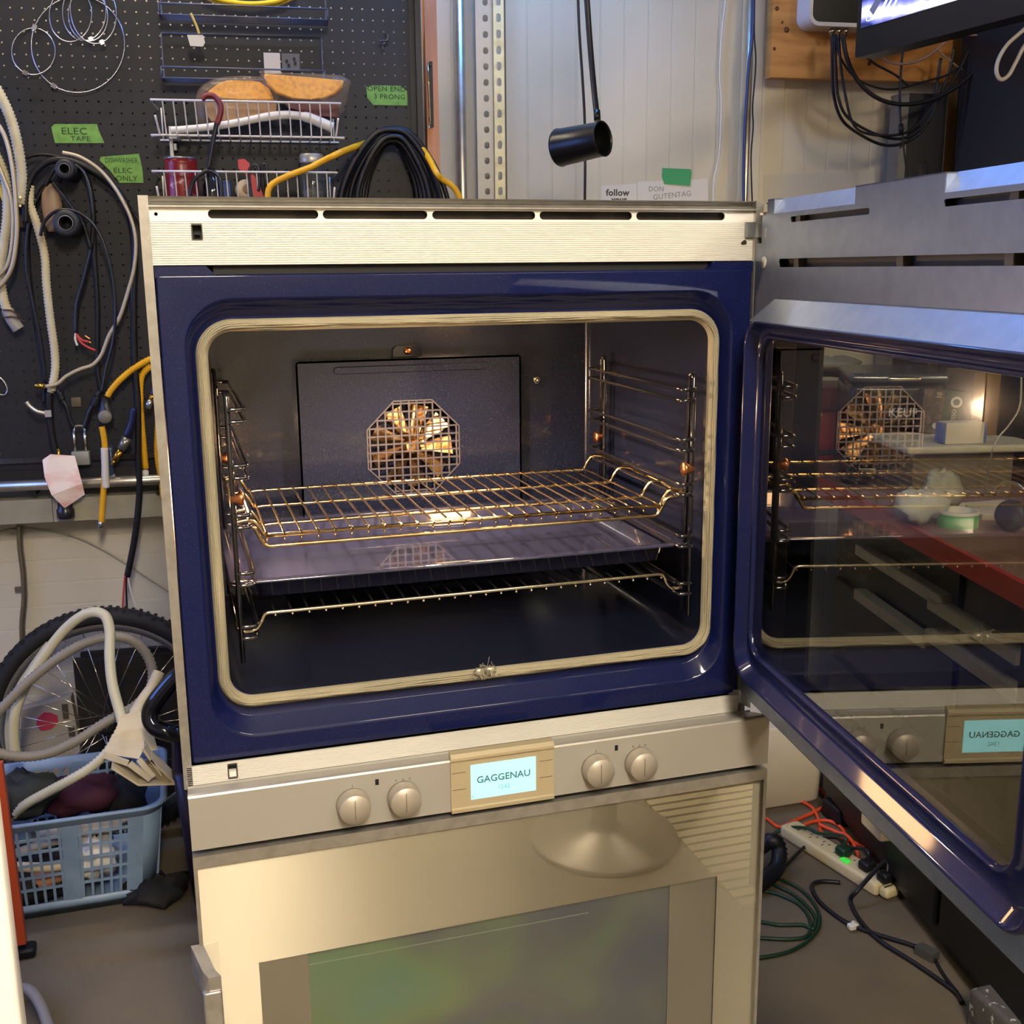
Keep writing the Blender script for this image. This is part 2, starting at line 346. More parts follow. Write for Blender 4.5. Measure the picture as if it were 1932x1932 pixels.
m.plate([[(fc[0]+(x-fc[0])*1.03, fc[1]+(y-fc[1])*1.03) for x, y in octa], octa], .4165, .4195)
m.build('fan_grille', mat('grille_steel', '8d8790', .25, metal=.8), FC)
m = MB(); m.lathe([(.004, 0), (.012, .001), (.014, .008), (.014, .016)], (fc[0], .424, fc[1]), (0, 1, 0), 18)
for k in range(9):
    a = 2*pi*k/9; c, s_ = cos(a), sin(a); r0, r1 = .014, .066
    def bp(r, w, y): return (fc[0]+c*r-s_*w, y, fc[1]+s_*r+c*w)
    m.add([bp(r0, -.006, .428), bp(r1, -.016, .426), bp(r1, .012, .441), bp(r0, .006, .438)], [(0, 1, 2, 3)])
m.cyl((fc[0]-.002, .424, fc[1]+.012), (fc[0]+.004, .424, fc[1]+.068), .006, .005, 10)
m.build('fan', mat('fan_steel_gold', 'efc58a', .35, metal=1., noise=(60, '8a5f38', .45, .6)), OV)
m = MB(); m.plate([[(.355, Z(-.2155)), (.402, Z(-.2155)), (.402, Z(-.2035)), (.397, Z(-.1985)), (.361, Z(-.1985)), (.355, Z(-.2035))]], .440, .446); m.build('sensor_bracket', DRK, OV)
MB().lathe([(.002, 0), (.006, .001), (.0065, .006)], (.3785, .434, Z(-.2065)), (0, 1, 0), 14).build('sensor_cap', COP, OV)
MB().lathe([(.002, 0), (.004, .002), (.004, .012)], (.5955, .435, Z(-.2615)), (0, 1, 0), 10).lathe([(.007, 0), (.006, .002)], (.5955, .445, Z(-.2615)), (0, -1, 0), 12).build('probe_socket', CHR, OV)
# oven lamp in the cavity ceiling
MB().loft([[(x, y, Z(-.1442)-q) for x, y in rrect(.455+i, .525-i, .145+i, .335-i, .030-i, 6)] for i, q in ((0, 0), (.001, .0015), (.005, .0030), (.012, .0035))], True, True, True).build('oven_lamp', mat('lamp_lens', 'fff0d0', .3, emit=('ffc88a', 20.)), OV)
pl = bpy.data.lights.new('oven_bulb', 'SPOT'); pl.spot_size = radians(155); pl.spot_blend = .6; pl.energy = 6; pl.color = (1, .78, .55); pl.shadow_soft_size = .012
po = bpy.data.objects.new('oven_bulb', pl); COL.objects.link(po); po.location = (.38, .20, Z(-.158)); po.parent = OV; po.matrix_parent_inverse = Matrix.Translation(-org(OV))
MB().lathe([(.036, 0), (.038, .0004), (.030, .0009), (.012, .001)], (.0568, .135, Z(-.358)), (1, 0, 0), 28).build('side_lamp', mat('side_lens', 'fff0d0', .3, emit=('ffc590', 95.)), OV)
pl = bpy.data.lights.new('side_bulb', 'SPOT'); pl.spot_size = radians(165); pl.spot_blend = .5; pl.energy = 3.5; pl.color = (1, .78, .55); pl.shadow_soft_size = .02
po = bpy.data.objects.new('side_bulb', pl); COL.objects.link(po); po.location = (.072, .135, Z(-.358)); po.rotation_euler = (0, -pi/2, 0); po.parent = OV; po.matrix_parent_inverse = Matrix.Translation(-org(OV))
# side rails
LV = [-.236, -.302, -.3615, -.432, -.498]
for sgn in (0, 1):
    X = (lambda x: x) if sgn == 0 else (lambda x: .7446-x)
    pr = MB()
    def hoop(y0, y1): return [(X(.669), y0, Z(-.545)), (X(.669), y0, Z(-.222))] + smooth([(X(.669), y0, Z(-.222)), (X(.671), (y0+y1)/2, Z(-.2175)), (X(.669), y1, Z(-.222))], 4)[1:] + [(X(.669), y1, Z(-.545))]
    RL = pr.tube(hoop(.012, .026), .0031, 8).build('side_rail', DRK, OV)
    MB().tube(hoop(.325, .338), .0031, 8).build('rear_post', DRK, RL)
    for zl in LV:
        g = MB()
        for dz in (0, -.0145):
            g.tube(smooth([(X(.669), .006, Z(zl+dz)), (X(.655), .006, Z(zl+dz)), (X(.650), .014, Z(zl+dz)), (X(.650), .05, Z(zl+dz)), (X(.650), .31, Z(zl+dz)), (X(.650), .340, Z(zl+dz)), (X(.656), .349, Z(zl+dz)), (X(.669), .349, Z(zl+dz))], 3), .0026, 8)
        g.build('guide_wire', DRK, RL)
    for y, zz in ((.014, -.342), (.335, -.345)):
        MB().lathe([(.0015, 0), (.0085, .0015), (.0092, .005), (.006, .009), (.006, .016)], (X(.6555), y, Z(zz)), (1 if sgn == 0 else -1, 0, 0), 18).build('copper_screw', COP, RL)
# lower trim, slanted cove and control panel
lt = ribbed(.0005, .7445, Z(-.6865), Z(-.662), -.010, .00252, [(.0480, .0592, Z(-.683), Z(-.665))], 'lower_ribbed_trim')
m = MB(); m.plate([rrect(.0477, .0596, Z(-.6836), Z(-.6645), .0015, 2), rrect(.0488, .0585, Z(-.6825), Z(-.6655), .001, 2)], -.0106, .003); m.build('latch_hole', MATS['latch_rim'], lt)
MB().bx(.0488, .0585, .001, .003, Z(-.6825), Z(-.6655)).build('latch_recess', BLK, lt)
MB().bx(.0495, .058, -.008, .001, Z(-.6822), Z(-.6755)).build('latch', mat('latch_white', 'e8e4da', .4), lt)
CP = empty('control_panel', (.3785, -.03, Z(-.71)), OV)
m = MB(); prof = [(-.010, -.6865), (-.0125, -.6885), (-.058, -.6740), (-.0625, -.6745), (-.064, -.6765), (-.064, -.7430), (-.0625, -.7438), (-.02, -.7438), (-.010, -.745)]
m.loft([[(x, y, Z(c)) for y, c in prof] for x in (0., .757)], True, True, True, False)
m.build('fascia', PNL, CP)
MB().bx(.010, .747, -.050, .02, Z(-.7500), Z(-.7438)).build('shadow_gap', BLK, CP)
def knob(x, dots):
    c = (x, -.0642, Z(-.7127)); k = MB(); k.lathe([(.0205, 0), (.0205, .004), (.0198, .005), (.0192, .017), (.0184, .0185), (.0, .0186)], c, (0, -1, 0), 40)
    o = k.build('control_knob', mat('knob_champagne', 'a9a092', .42, metal=.4), CP)
    MB().bx(x-.0004, x+.0004, -.0832, -.0826, Z(-.7127)-.012, Z(-.7127)+.0125).build('pointer_line', mat('engraved', '5b5347', .6), o)
    return o
for x in (.1902, .2525, .5060, .5662): knob(x, 0)
m = MB()
for x0, kk in ((.2525, 1), (.5662, 1), (.1902, 0), (.5060, 0)):
    if kk:
        for d in (-.0085, 0, .0085): m.plate([ell(x0+d, Z(-.6905), .0011, .0016, 8), ell(x0+d, Z(-.6905), .0006, .0011, 8)], -.0643, -.0639)
    else: m.bx(x0-.0003, x0+.0003, -.0643, -.0639, Z(-.6915), Z(-.6875))
m.build('printed_marks', mat('engraved', '5b5347', .6), CP)
for x in (.2205, .5340): MB().bx(x-.0022, x+.0022, -.0643, -.0636, Z(-.6925), Z(-.6885)).bx(x-.0022, x+.0022, -.0643, -.0636, Z(-.6885), Z(-.6850)).build('mode_icon', mat('icon_black', '111111', .5), CP)
# display module
m = MB(); W0, W1 = .3120, .4468
prof = [(-.058, -.6640), (-.0660, -.6660), (-.0705, -.6700), (-.0705, -.6735), (-.0675, -.6750), (-.0675, -.7375), (-.0700, -.7390), (-.0695, -.7435), (-.064, -.7450), (-.055, -.7440)]
m.loft([[(x, y, Z(c)) for y, c in prof] for x in (W0, W1)], True, True, True, False)
DM = m.build('display_module', mat('champagne_trim', 'c6b898', .32, metal=.5), CP)
m = MB()
for a, b in ((W0+.0015, W0+.019), (W1-.019, W1-.0015)):
    for zz in (-.6905, -.7130): m.bx(a, b, -.0679, -.0674, Z(zz)-.0003, Z(zz)+.0003)
m.build('button_groove', mat('engraved', '5b5347', .6), DM)
MB().bx(.3372, .4226, -.0683, -.0672, Z(-.7288), Z(-.6825)).build('display', mat('lcd', '9fe0e6', .25, emit=('86d6e2', .42)), DM)
TX = lambda x, y, zz: Matrix.Translation((x, y, zz)) @ Matrix.Rotation(pi/2, 4, 'X')
text('GAGGENAU', .0125, TX(.3800, -.0685, Z(-.7035)), mat('lcd_ink', '4a6a6c', .5), DM, 'display_lettering', xs=1.02, space=1.0, bold=.0001)
text('1242', .0085, TX(.3800, -.0685, Z(-.7170)), mat('lcd_faint', '8ccbd2', .5), DM, 'display_numbers')
MB().bx(.3395, .3400, -.0685, -.0683, Z(-.7265), Z(-.7225)).build('display_mark', MATS['lcd_ink'], DM)
# hinge arms
for zc, nm in ((-.0350, 'u'), (-.6640, 'l')):
    m = MB(); y0 = -.012
    pth = [(.7285, -.0060), (.7385, -.0075), (.7420, -.0100), (.7438, -.0135), (.7448, -.018), (.7452, -.030)]
    t = .0022; rg = []
    m.loft([[(x+dx, y+dy, Z(zc)+q) for dx, dy, q in ((0, -t, -.0095), (0, -t, .0095), (-t, t, .0095), (-t, t, -.0095))] for x, y in pth], True, True, True, False)
    m.build('hinge_arm', STL, OV)
# ------------------------------------------------------------------ open upper door
ANG = 1.442
DX = Vector((-cos(ANG), -sin(ANG), 0)); DH = Vector((.7353, -.0412, 0))
MD = frame((DH.x, DH.y, H0), DX)             # x = along door from hinge, y = towards its outer face, z = up (0 at oven top)
DR = empty('upper_door', (DH.x, DH.y, Z(-.33)), OV)
D = lambda: MB(MD)
DST = mat('door_steel_blue_lit', '7c8597', .40, metal=.85, noise=(50, '737c8e', .4, .7))  # blue light on the steel is mixed into its base colour
m = D()                                      # header plate with cooling slots
hol = [slot(.074, .268, -.0300, -.0235), slot(.405, .662, -.0300, -.0235), slot(.044, .640, -.0815, -.0715)]
m.plate([[(-.030, -.1190), (.720, -.1190), (.720, -.018), (.405, -.018), (.405, 0), (.235, 0), (.235, -.018), (.024, -.018), (.024, 0), (.004, 0), (.004, -.014), (-.012, -.016), (-.012, -.052), (-.030, -.052)]] + hol, 0, .0015)
for a, b in ((.024, .235), (.405, .720)): m.loft([[(x, 0, -.018), (x, .012, 0), (x, .0135, 0), (x, .0015, -.018)] for x in (a, b)], True, True, True, False)
m.bx(.235, .405, 0, .012, -.0015, 0); m.bx(.004, .024, 0, .012, -.0015, 0)
m.add([(.235, 0, -.018), (.235, .012, 0), (.235, 0, 0)], [(0, 1, 2)]); m.add([(.405, 0, -.018), (.405, .012, 0), (.405, 0, 0)], [(0, 1, 2)]); m.add([(.024, 0, -.018), (.024, .012, 0), (.024, 0, 0)], [(0, 1, 2)])
m.plate([[(-.03, -.1190), (.045, -.1190), (.022, -.146), (-.03, -.146)]], 0, .0015)
m.plate([[(-.03, -.655), (.72, -.655), (.72, -.119), (-.03, -.119)], [(.030, -.598), (.640, -.598), (.640, -.119), (.030, -.119)]], .0005, .0015)
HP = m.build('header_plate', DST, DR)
m = D(); m.loft([[(.045, 0, -.119), (.665, 0, -.119)], [(.046, -.004, -.1195), (.664, -.004, -.1195)], [(.022, -.026, -.146), (.650, -.026, -.146)], [(.022, 0, -.1465), (.650, 0, -.1465)]], False, False, False, False)
m.add([(.045, 0, -.119), (.022, -.026, -.146), (.022, 0, -.146)], [(0, 1, 2)])
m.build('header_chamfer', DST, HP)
m = D(); m.bx(-.026, .70, .012, .014, -.11, -.004)
for x in (.085, .325, .50, .56): m.bx(x, x+.012, .0018, .012, -.110, -.02)
m.build('header_channel', mat('channel_dark', '4a463f', .5, metal=.5), DR)
D().lathe([(.0075, 0), (.0068, .0015), (.0, .0018)], (-.0005, 0, -.0755), (0, -1, 0), 20).build('screw_cover', mat('cap_grey', 'aaa9a4', .4, metal=.4), HP)
D().bx(-.004, .003, -.0006, 0, -.046, -.034).build('hinge_slot', mat('slot_light', '9c988d', .5), HP)
D().bx(-.010, .0, -.004, .0, -.018, -.0145).build('catch', CHR, HP)
# outer skin and rim of the door
m = D(); m.plate([[(-.030, -.657), (.727, -.657), (.727, -.002), (-.030, -.002)], rrect(.075, .60, -.600, -.130, .003, 2)], .045, .050)
m.bx(-.030, .727, .0016, .045, -.657, -.655); m.bx(.720, .727, .0016, .045, -.657, -.002); m.bx(-.030, -.028, .0016, .045, -.657, -.052)
m.bx(-.03, .727, .012, .045, -.0035, -.002)
m.build('outer_skin', mat('door_back_black', '0b0b0c', .35), DR)
m = D(); m.bev(.290, .335, .020, .060, -.690, -.657, .003); m.build('bottom_bracket', ALU2, DR)
m = D(); m.bev(.695, .722, .075, .092, -.655, -.05, .004).bev(.698, .719, .050, .076, -.65, -.62, .003).bev(.698, .719, .050, .076, -.09, -.06, .003); m.build('handle', ALU2, DR)
# blue enamel plug frame
def dr(x0, x1, z0, z1, r, y): return [(a, y, b) for a, b in rrect(x0, x1, z0, z1, r, 8)]
m = D(); m.loft([dr(*q) for q in ((.018, .652, -.6065, -.1455, .034, 0), (.018, .652, -.6065, -.1455, .034, -.027), (.019, .651, -.6055, -.1460, .034, -.0300), (.0205, .6495, -.6040, -.1466, .034, -.0312), (.022, .648, -.6025, -.1474, .033, -.0306), (.023, .647, -.6015, -.1480, .033, -.0295), (0.02338, 0.64658, -0.60080, -0.14835, 0.03286, -0.02859),
    (0.02812, 0.64142, -0.59220, -0.15265, 0.03114, -0.01741), (.0285, .6410, -.5915, -.1530, .031, -.0165), (.0295, .640, -.5900, -.1540, .031, -.0155), (.031, .638, -.588, -.1550, .031, -.0150), (.034, .612, -.577, -.1610, .030, -.0148), (.0345, .611, -.576, -.1620, .030, -.0165), (.0355, .609, -.5745, -.1640, .030, -.0172), (.036, .608, -.573, -.1655, .030, -.0165), (.0370, .6065, -.5715, -.1668, .029, -.012), (.0372, .606, -.571, -.167, .029, 0))])
PF = m.build('plug_frame', ENA, DR)
GL = glass('oven_glass', (.86, .86, .82), .16)
GL2 = glass('oven_glass_clear', (.93, .93, .90), .02)
m = D(); m.plate([rrect(.0373, .6058, -.5708, -.1672, .029, 8)], -.0118, -.0116); m.build('inner_glass', GL, PF)
m = D(); m.plate([rrect(.02, .64, -.62, -.13, .01, 2), rrect(.098, .566, -.59, -.135, .002, 2)], .0030, .0040); m.build('middle_glass_border', mat('ceramic_black', '050506', .3), PF)
m = D(); m.plate([rrect(.07, .605, -.605, -.125, .003, 2)], .0462, .0464); m.build('outer_glass', GL2, DR)
# ------------------------------------------------------------------ lower door
LD = empty('lower_door', (.3785, -.03, Z(-1.05)), OV)
yF = -.064
m = MB(); m.bx(.0, .757, yF, -.012, Z(-.7665), Z(-.7515)); m.bx(.0, .0045, yF, -.012, .16, Z(-.7665)); m.bx(.7525, .757, yF, -.012, .16, Z(-.7665)); m.bx(0, .757, yF+.02, -.012, .155, .17)
m.build('door_edge', ALU2, LD)
BM = mat('brushed_face', 'bcb4a4', .50, metal=.88, aniso=1.)
m = MB(); m.plate([[(.0045, .17), (.7525, .17), (.7525, Z(-.7665)), (.0045, Z(-.7665))], [(.0675, .26), (.6880, .26), (.6880, Z(-.9030)), (.0675, Z(-.9065))]], yF+.004, yF+.010)
fa = m.build('brushed_face', BM, LD, uv=True)
m = MB(); m.plate([[(.0675, .26), (.6880, .26), (.6880, Z(-.9030)), (.0675, Z(-.9065))], [(.1272, .32), (.6182, .32), (.6182, Z(-.9048)), (.1272, Z(-.9071))]], yF+.007, yF+.012)
m.build('window_border', mat('window_border_grey', '98938a', .34, metal=.5), LD)
def irid():
    m = mat('coated_window', '141a1c', .08, spec=.9, coat=1., coatr=.02); nt = m.node_tree; N = nt.nodes; K = nt.links; b = N['Principled BSDF']
    tc = N.new('ShaderNodeTexCoord'); n = N.new('ShaderNodeTexNoise'); n.inputs['Scale'].default_value = 4.2; n.inputs['Detail'].default_value = 1.5; K.new(tc.outputs['Object'], n.inputs['Vector'])
    r = N.new('ShaderNodeValToRGB'); e = r.color_ramp.elements
    e[0].position = .30; e[0].color = lin('3f7d76') + (1,); e[1].position = .74; e[1].color = lin('20404a') + (1,)
    for p, c in ((.42, '5d7d58'), (.50, '535d64'), (.57, '4a5468'), (.65, '46624f')): q = e.new(p); q.color = lin(c) + (1,)
    K.new(n.outputs['Fac'], r.inputs[0]); K.new(r.outputs[0], b.inputs['Base Color'])
    return m
m = MB(); m.plate([[(.1272, .32), (.6182, .32), (.6182, Z(-.9048)), (.1272, Z(-.9071))]], yF+.010, yF+.014); m.build('window', irid(), LD)
MB().bx(.128, .50, yF+.0094, yF+.0099, Z(-.9262), Z(-.9254)).build('window_seam', mat('seam', '8fa08c', .4), LD)
m = MB(); m.plate([[(.0045, .17), (.7525, .17), (.7525, Z(-.7665)), (.0045, Z(-.7665))]], yF, yF+.0004)
m.build('cover_glass', glass('front_glass', (.97, .97, .95), .13), LD)
m = MB(); hp = [(-.006, -.062, -.866), (.006, -.092, -.884), (.012, -.100, -.888), (.012, -.100, -.912), (.004, -.096, -.912), (-.006, -.066, -.900)]
m.loft([[(x+dx, y, Z(c)) for x, y, c in hp] for dx in (-.004, .010)], True, True, True, False)
hd = m.build('door_handle', ALU2, LD)
MB().bev(.000, .022, -.104, -.084, .30, Z(-.905), .003).build('grip_bar', ALU2, hd)
MB().bx(.02, .737, .0, .55, 0, .06).bx(.01, .747, -.02, .0, .06, .15).build('plinth', mat('plinth_black', '141414', .6), OV)
MB().bx(.008, .737, .013, .59, .06, Z(-.6600)).build('lower_body', mat('inner_body', '2a2a2a', .6), OV)
# ------------------------------------------------------------------ racks and tray
def wire_rack(label, zt, rail, fronty, back, first=True):
    t = thing('wire_rack', (.3725, .2, Z(zt)), label, 'rack', 'wire racks in the oven')
    return t
def bend(pts, n=4): return smooth(pts, n)
xl, xr = .108, .6372
R1 = wire_rack('empty chrome wire rack over the blue enamel tray', -.393, 0, 0, 0)
m = MB()
for i, y in enumerate((.034, .096, .212, .325)):
    zc = Z(-.394)
    up = Z(-.3735); xa, xb = .078, .6665
    m.tube(bend([(xa-.002, y, up-.002), (xa+.012, y, up), (xl-.010, y, up-.001), (xl-.002, y, zc+.010), (xl+.004, y, zc), (xl+.016, y, zc)], 5) + bend([(xr-.016, y, zc), (xr-.004, y, zc), (xr+.002, y, zc+.010), (xr+.010, y, up-.001), (xb-.012, y, up), (xb+.002, y, up-.002)], 5), .0023, 8)
m.build('cross_wire', BRS, R1)
m = MB(); fy = .026
m.tube(bend([(.080, .04, Z(-.377)), (.080, fy, Z(-.3795)), (.098, fy, Z(-.381)), (.104, fy, Z(-.392)), (.112, fy, Z(-.4045)), (.13, fy, Z(-.4055))], 5) + bend([(.61, fy, Z(-.4055)), (.626, fy, Z(-.4045)), (.634, fy, Z(-.393)), (.642, fy, Z(-.3825)), (.664, fy, Z(-.3805)), (.665, .04, Z(-.377))], 5), .0026, 8)
m.tube([(xl+.004, fy, Z(-.392)), (xr-.002, fy, Z(-.392))], .0026, 8)
m.build('front_wire', BRS, R1)
nW = 26
for k in range(nW):
    x = .1135 + k*(.628-.1135)/(nW-1)
    MB().tube(bend([(x, fy+.001, Z(-.4000)), (x, fy+.006, Z(-.3925)), (x, .045, Z(-.3900)), (x, .326, Z(-.3900))], 3), .00145, 6).build('grid_wire', BRS, R1)
m = MB()
for x in (.0795, .665): m.tube([(x, .034, Z(-.3765)), (x, .34, Z(-.3735))], .0024, 8)
m.build('side_wire', BRS, R1)
R2 = wire_rack('lowest wire rack hanging just below the enamel tray', -.5, 0, 0, 0)
m = MB(); fy = .024
m.tube(bend([(.072, .05, Z(-.506)), (.074, fy, Z(-.508)), (.092, fy, Z(-.5090)), (.1005, fy, Z(-.4990)), (.106, fy, Z(-.4895)), (.118, fy, Z(-.4885)), (.14, fy, Z(-.4885))], 5) + bend([(.61, fy, Z(-.4870)), (.630, fy, Z(-.4870)), (.637, fy, Z(-.4900)), (.642, fy, Z(-.5010)), (.650, fy, Z(-.5085)), (.664, fy, Z(-.5080)), (.668, .05, Z(-.506))], 5), .0026, 8)
m.build('front_wire', CHR, R2)
for k in range(nW):
    x = .118 + k*(.634-.118)/(nW-1)
    gw = MB().tube([(x, fy+.004, Z(-.4925)), (x, .33, Z(-.4925))], .0013, 6).build('grid_wire', mat('shaded_wire', '121214', .55, metal=.3), R2); MB().sph((x, fy+.001, Z(-.4925)), .0021, 8, 6).build('wire_tip', CHR, gw)  # near-black colour paints the shade under the tray; only the tips stay chrome
m = MB()
for y in (.23, .33): m.tube(bend([(.074, y, Z(-.506)), (.094, y, Z(-.508)), (.104, y, Z(-.497)), (.12, y, Z(-.4955))], 4) + bend([(.62, y, Z(-.4955)), (.640, y, Z(-.497)), (.650, y, Z(-.508)), (.668, y, Z(-.506))], 4), .0023, 8)
for x in (.073, .667): m.tube([(x, .05, Z(-.506)), (x, .335, Z(-.506))], .0024, 8)
m.build('cross_wire', CHR, R2)
TRM = mat('tray_enamel', '31324a', .12, spec=.7, coat=1., coatr=.03, bump=(14, .15, .002), noise=(700, '5c5e78', .62, .8))
m = MB()
def tr(i, r, zt): return [(a, b, Z(zt)) for a, b in rrect(.0665+i, .6785-i, .018+i, .372-i, r, 6)]
m.loft([tr(.001, .018, -.4490), tr(0, .018, -.4475), tr(.0005, .018, -.4462), tr(.016, .024, -.4470), tr(.022, .022, -.4505), tr(.030, .026, -.4700), tr(.040, .026, -.4745), tr(.10, .02, -.4745)], True, False, True)
m.loft([tr(.001, .018, -.4490), tr(.020, .022, -.4535), tr(.028, .026, -.4735), tr(.040, .026, -.4775), tr(.1, .02, -.4775)], True, False, True)
TR = m.build('baking_tray', TRM)
L(TR, 'shallow dark blue enamel baking tray between the two wire racks', 'tray')
# ------------------------------------------------------------------ the room
CON = mat('concrete', '71654f', .75, noise=(3.0, '5a5040', .35, .65), bump=(60, .25, .004))
WPV = mat('wall_liner_panel', 'd0c6a9', .5, noise=(2.5, 'c2b798', .4, .7))
MW_ = lambda: MB(MW)
XR = 3.05; XLFT = -2.3; YB = -3.6
def st(o): o['kind'] = 'structure'; return o
st(MB().bx(XLFT, XR, YB, 2.1, -.06, 0).build('floor', CON))
st(MB().bx(XLFT, XR, YB, 2.1, ZC, ZC+.05).build('ceiling', mat('ceiling_white', 'b8b2a4', .8)))
OW = -.115                                   # back wall plane, behind the pegboard
def profile_wall(x0, x1, z0, z1, o, pitch, vert=True):
    pts = []; a, b = (x0, x1) if vert else (z0, z1); n = int((b-a)/pitch)
    for i in range(n):
        c = a + i*pitch; pts += [(c, 0), (c+pitch*.90, 0), (c+pitch*.92, .0010), (c+pitch*.94, .0010), (c+pitch*.955, .0001), (c+pitch*.98, .0010)]
    pts += [(b, 0), (b, .04), (a, .04)]
    m = MW_()
    if vert: m.loft([[(p, -o+q, zz) for p, q in pts] for zz in (z0, z1)], True, True, True, False)
    else: m.loft([[(xx, -o+q, p) for p, q in pts] for xx in (x0, x1)], True, True, True, False)
    return m
st(profile_wall(-2.2, 3.6, 0, ZC, OW, .0675).build('wall_back', WPV))
zl = lw(100, 940, .03).z; zl2 = lw(100, 984, .03).z
st(profile_wall(-1.6, .95, 0, zl2+.002, OW+.03, .062, False).build('wall_lower', mat('lower_liner', 'cdc6b2', .5, noise=(3, 'bdb5a0', .4, .7))))
m = MW_(); xx = -1.6
while xx < .95: m.bx(xx, min(xx+.36, .95)-.0015, -.035, .085, zl2, zl); xx += .36
st(m.build('trim_1', mat('pale_ledge', 'a6a18c', .6, noise=(9, '8d8874', .4, .7))))
st(MB().bx(XLFT-.05, XLFT, YB, 2.1, 0, ZC).build('wall_left', mat('room_wall', 'a79f8e', .7, noise=(2, '968d7b', .4, .7))))
W1 = empty('added_blue_panel', (XLFT+.03, .95, 1.2)); st(W1)  # glowing blue panel out of view, added to throw blue light on the door steel
MB().plate([[(.1, 1.2), (1.7, 1.2), (1.7, 2.4), (.1, 2.4)], [(.16, 1.26), (1.64, 1.26), (1.64, 2.34), (.16, 2.34)]], XLFT+.001, XLFT+.03, 'x').build('blue_panel_frame', mat('frame_paint', 'c9c4b8', .5), W1)
MB().plate([[(.16, 1.26), (1.64, 1.26), (1.64, 2.34), (.16, 2.34)]], XLFT+.004, XLFT+.008, 'x').build('blue_light_pane', mat('blue_light_pane', '8fb4ff', .3, emit=('6f95ff', 3.6)), W1)
st(MB().bx(XR, XR+.05, YB, 2.1, 0, ZC).build('wall_right', MATS['room_wall']))
st(MB().bx(XLFT, XR, YB-.05, YB, 0, ZC).build('wall_front', MATS['room_wall']))
# ------------------------------------------------------------------ pegboard with real holes
PB = mat('pegboard_black', '121317', .55, noise=(40, '17181c', .4, .7))
xr_ = lw(779, 60).x; zt_ = a0z_ = lw(20.6, 36).z + .0254*3.6; zb_ = lw(120, 872).z
m = MW_(); g = .0254; a0 = lw(20.6, 36); ax0 = a0.x - g*14; nz0 = int((zt_-zb_)/g); oct8 = [(.0028*cos(pi/8+k*pi/4), .0028*sin(pi/8+k*pi/4)) for k in range(8)]
V = []; F = []; x0 = ax0 - g/2; nx = int((xr_-x0)/g); ztop = a0.z + g*int((zt_-a0.z)/g) + g/2
for i in range(nx):
    for j in range(nz0):
        cx = x0 + (i+.5)*g; cz = ztop - (j+.5)*g; k = len(V)
        if cz < zb_: continue
        sq = [(g/2, .0), (g/2, g/2), (0, g/2), (-g/2, g/2), (-g/2, 0), (-g/2, -g/2), (0, -g/2), (g/2, -g/2)]
        V += [(cx+p, 0, cz+q) for p, q in sq]; V += [(cx+.0024*cos(n_*pi/4), 0, cz+.0024*sin(n_*pi/4)) for n_ in range(8)]; V += [(cx+.0024*cos(n_*pi/4), .004, cz+.0024*sin(n_*pi/4)) for n_ in range(8)]
        for n_ in range(8):
            q = (n_+1) % 8; F += [(k+n_, k+q, k+8+q, k+8+n_), (k+8+n_, k+8+q, k+16+q, k+16+n_)]
m.add(V, F)
xe = x0 + nx*g
st(MW_().bx(x0, xe, .006, .112, lw(400, 185).z, lw(400, 160).z).build('light_stop_batten', mat('light_stop', '3a3026', .8)))  # unseen batten added to keep light off the wall behind the lower holes
PEG = thing('pegboard', MW @ Vector((0, 0, zb_)), 'large black perforated pegboard covering the wall behind the oven', 'pegboard')
m.build('perforated_panel', PB, PEG)
m = MW_(); m.bx(xe-.001, xe+.012, -.003, .012, zb_, ztop); m.build('edge_strip', mat('dark_angle', '1b1c21', .35, metal=.6), PEG)
m = MW_(); m.bx(x0, xe+.01, -.022, .012, zb_-.012, zb_); m.bx(x0, xe+.01, -.030, -.004, zb_-.052, zb_-.012); m.build('bottom_rail', mat('black_rail', '141417', .4), PEG)
m = MW_(); m.bx(xe+.012, xe+.017, -.028, .02, zb_, ztop+.1); m.bx(xe+.017, xe+.030, .0, .004, zb_, ztop+.1); m.build('corner_angle', mat('black_angle', '202227', .3, metal=.7), PEG)
# timber stud and bracket beside the board
p = lw(803, 100, -.02); q = lw(826, 100, -.02)
s_ = MW_().bx(p.x, q.x, .025, .07, .9, ZC-.01).build('timber_stud', mat('orange_timber', 'e09a68', .6, noise=(14, 'b3744a', .4, .65), stretch=(1, 1, .15)))
L(s_, 'orange-brown timber upright along the right edge of the pegboard', 'timber')
m = MW_(); a = lw(811, 114, .0); b = lw(820, 238, .0); m.bx(a.x, b.x, .012, .02, b.z, a.z)
for v in (122, 222): c = lw(813, v, .0); m.cyl((c.x, .013, c.z), (c.x, .003, c.z), .004, .003, 8)
m.build('bracket', mat('dark_angle', '1b1c21', .35), s_)
MW_().tube([lw(807, 118, .006), lw(809, 160, .004), lw(811, 205, .004), lw(812, 232, .002), lw(810, 244, .002), lw(807, 238, .004)], .0012, 6).build('wire_clip', CHR, s_)
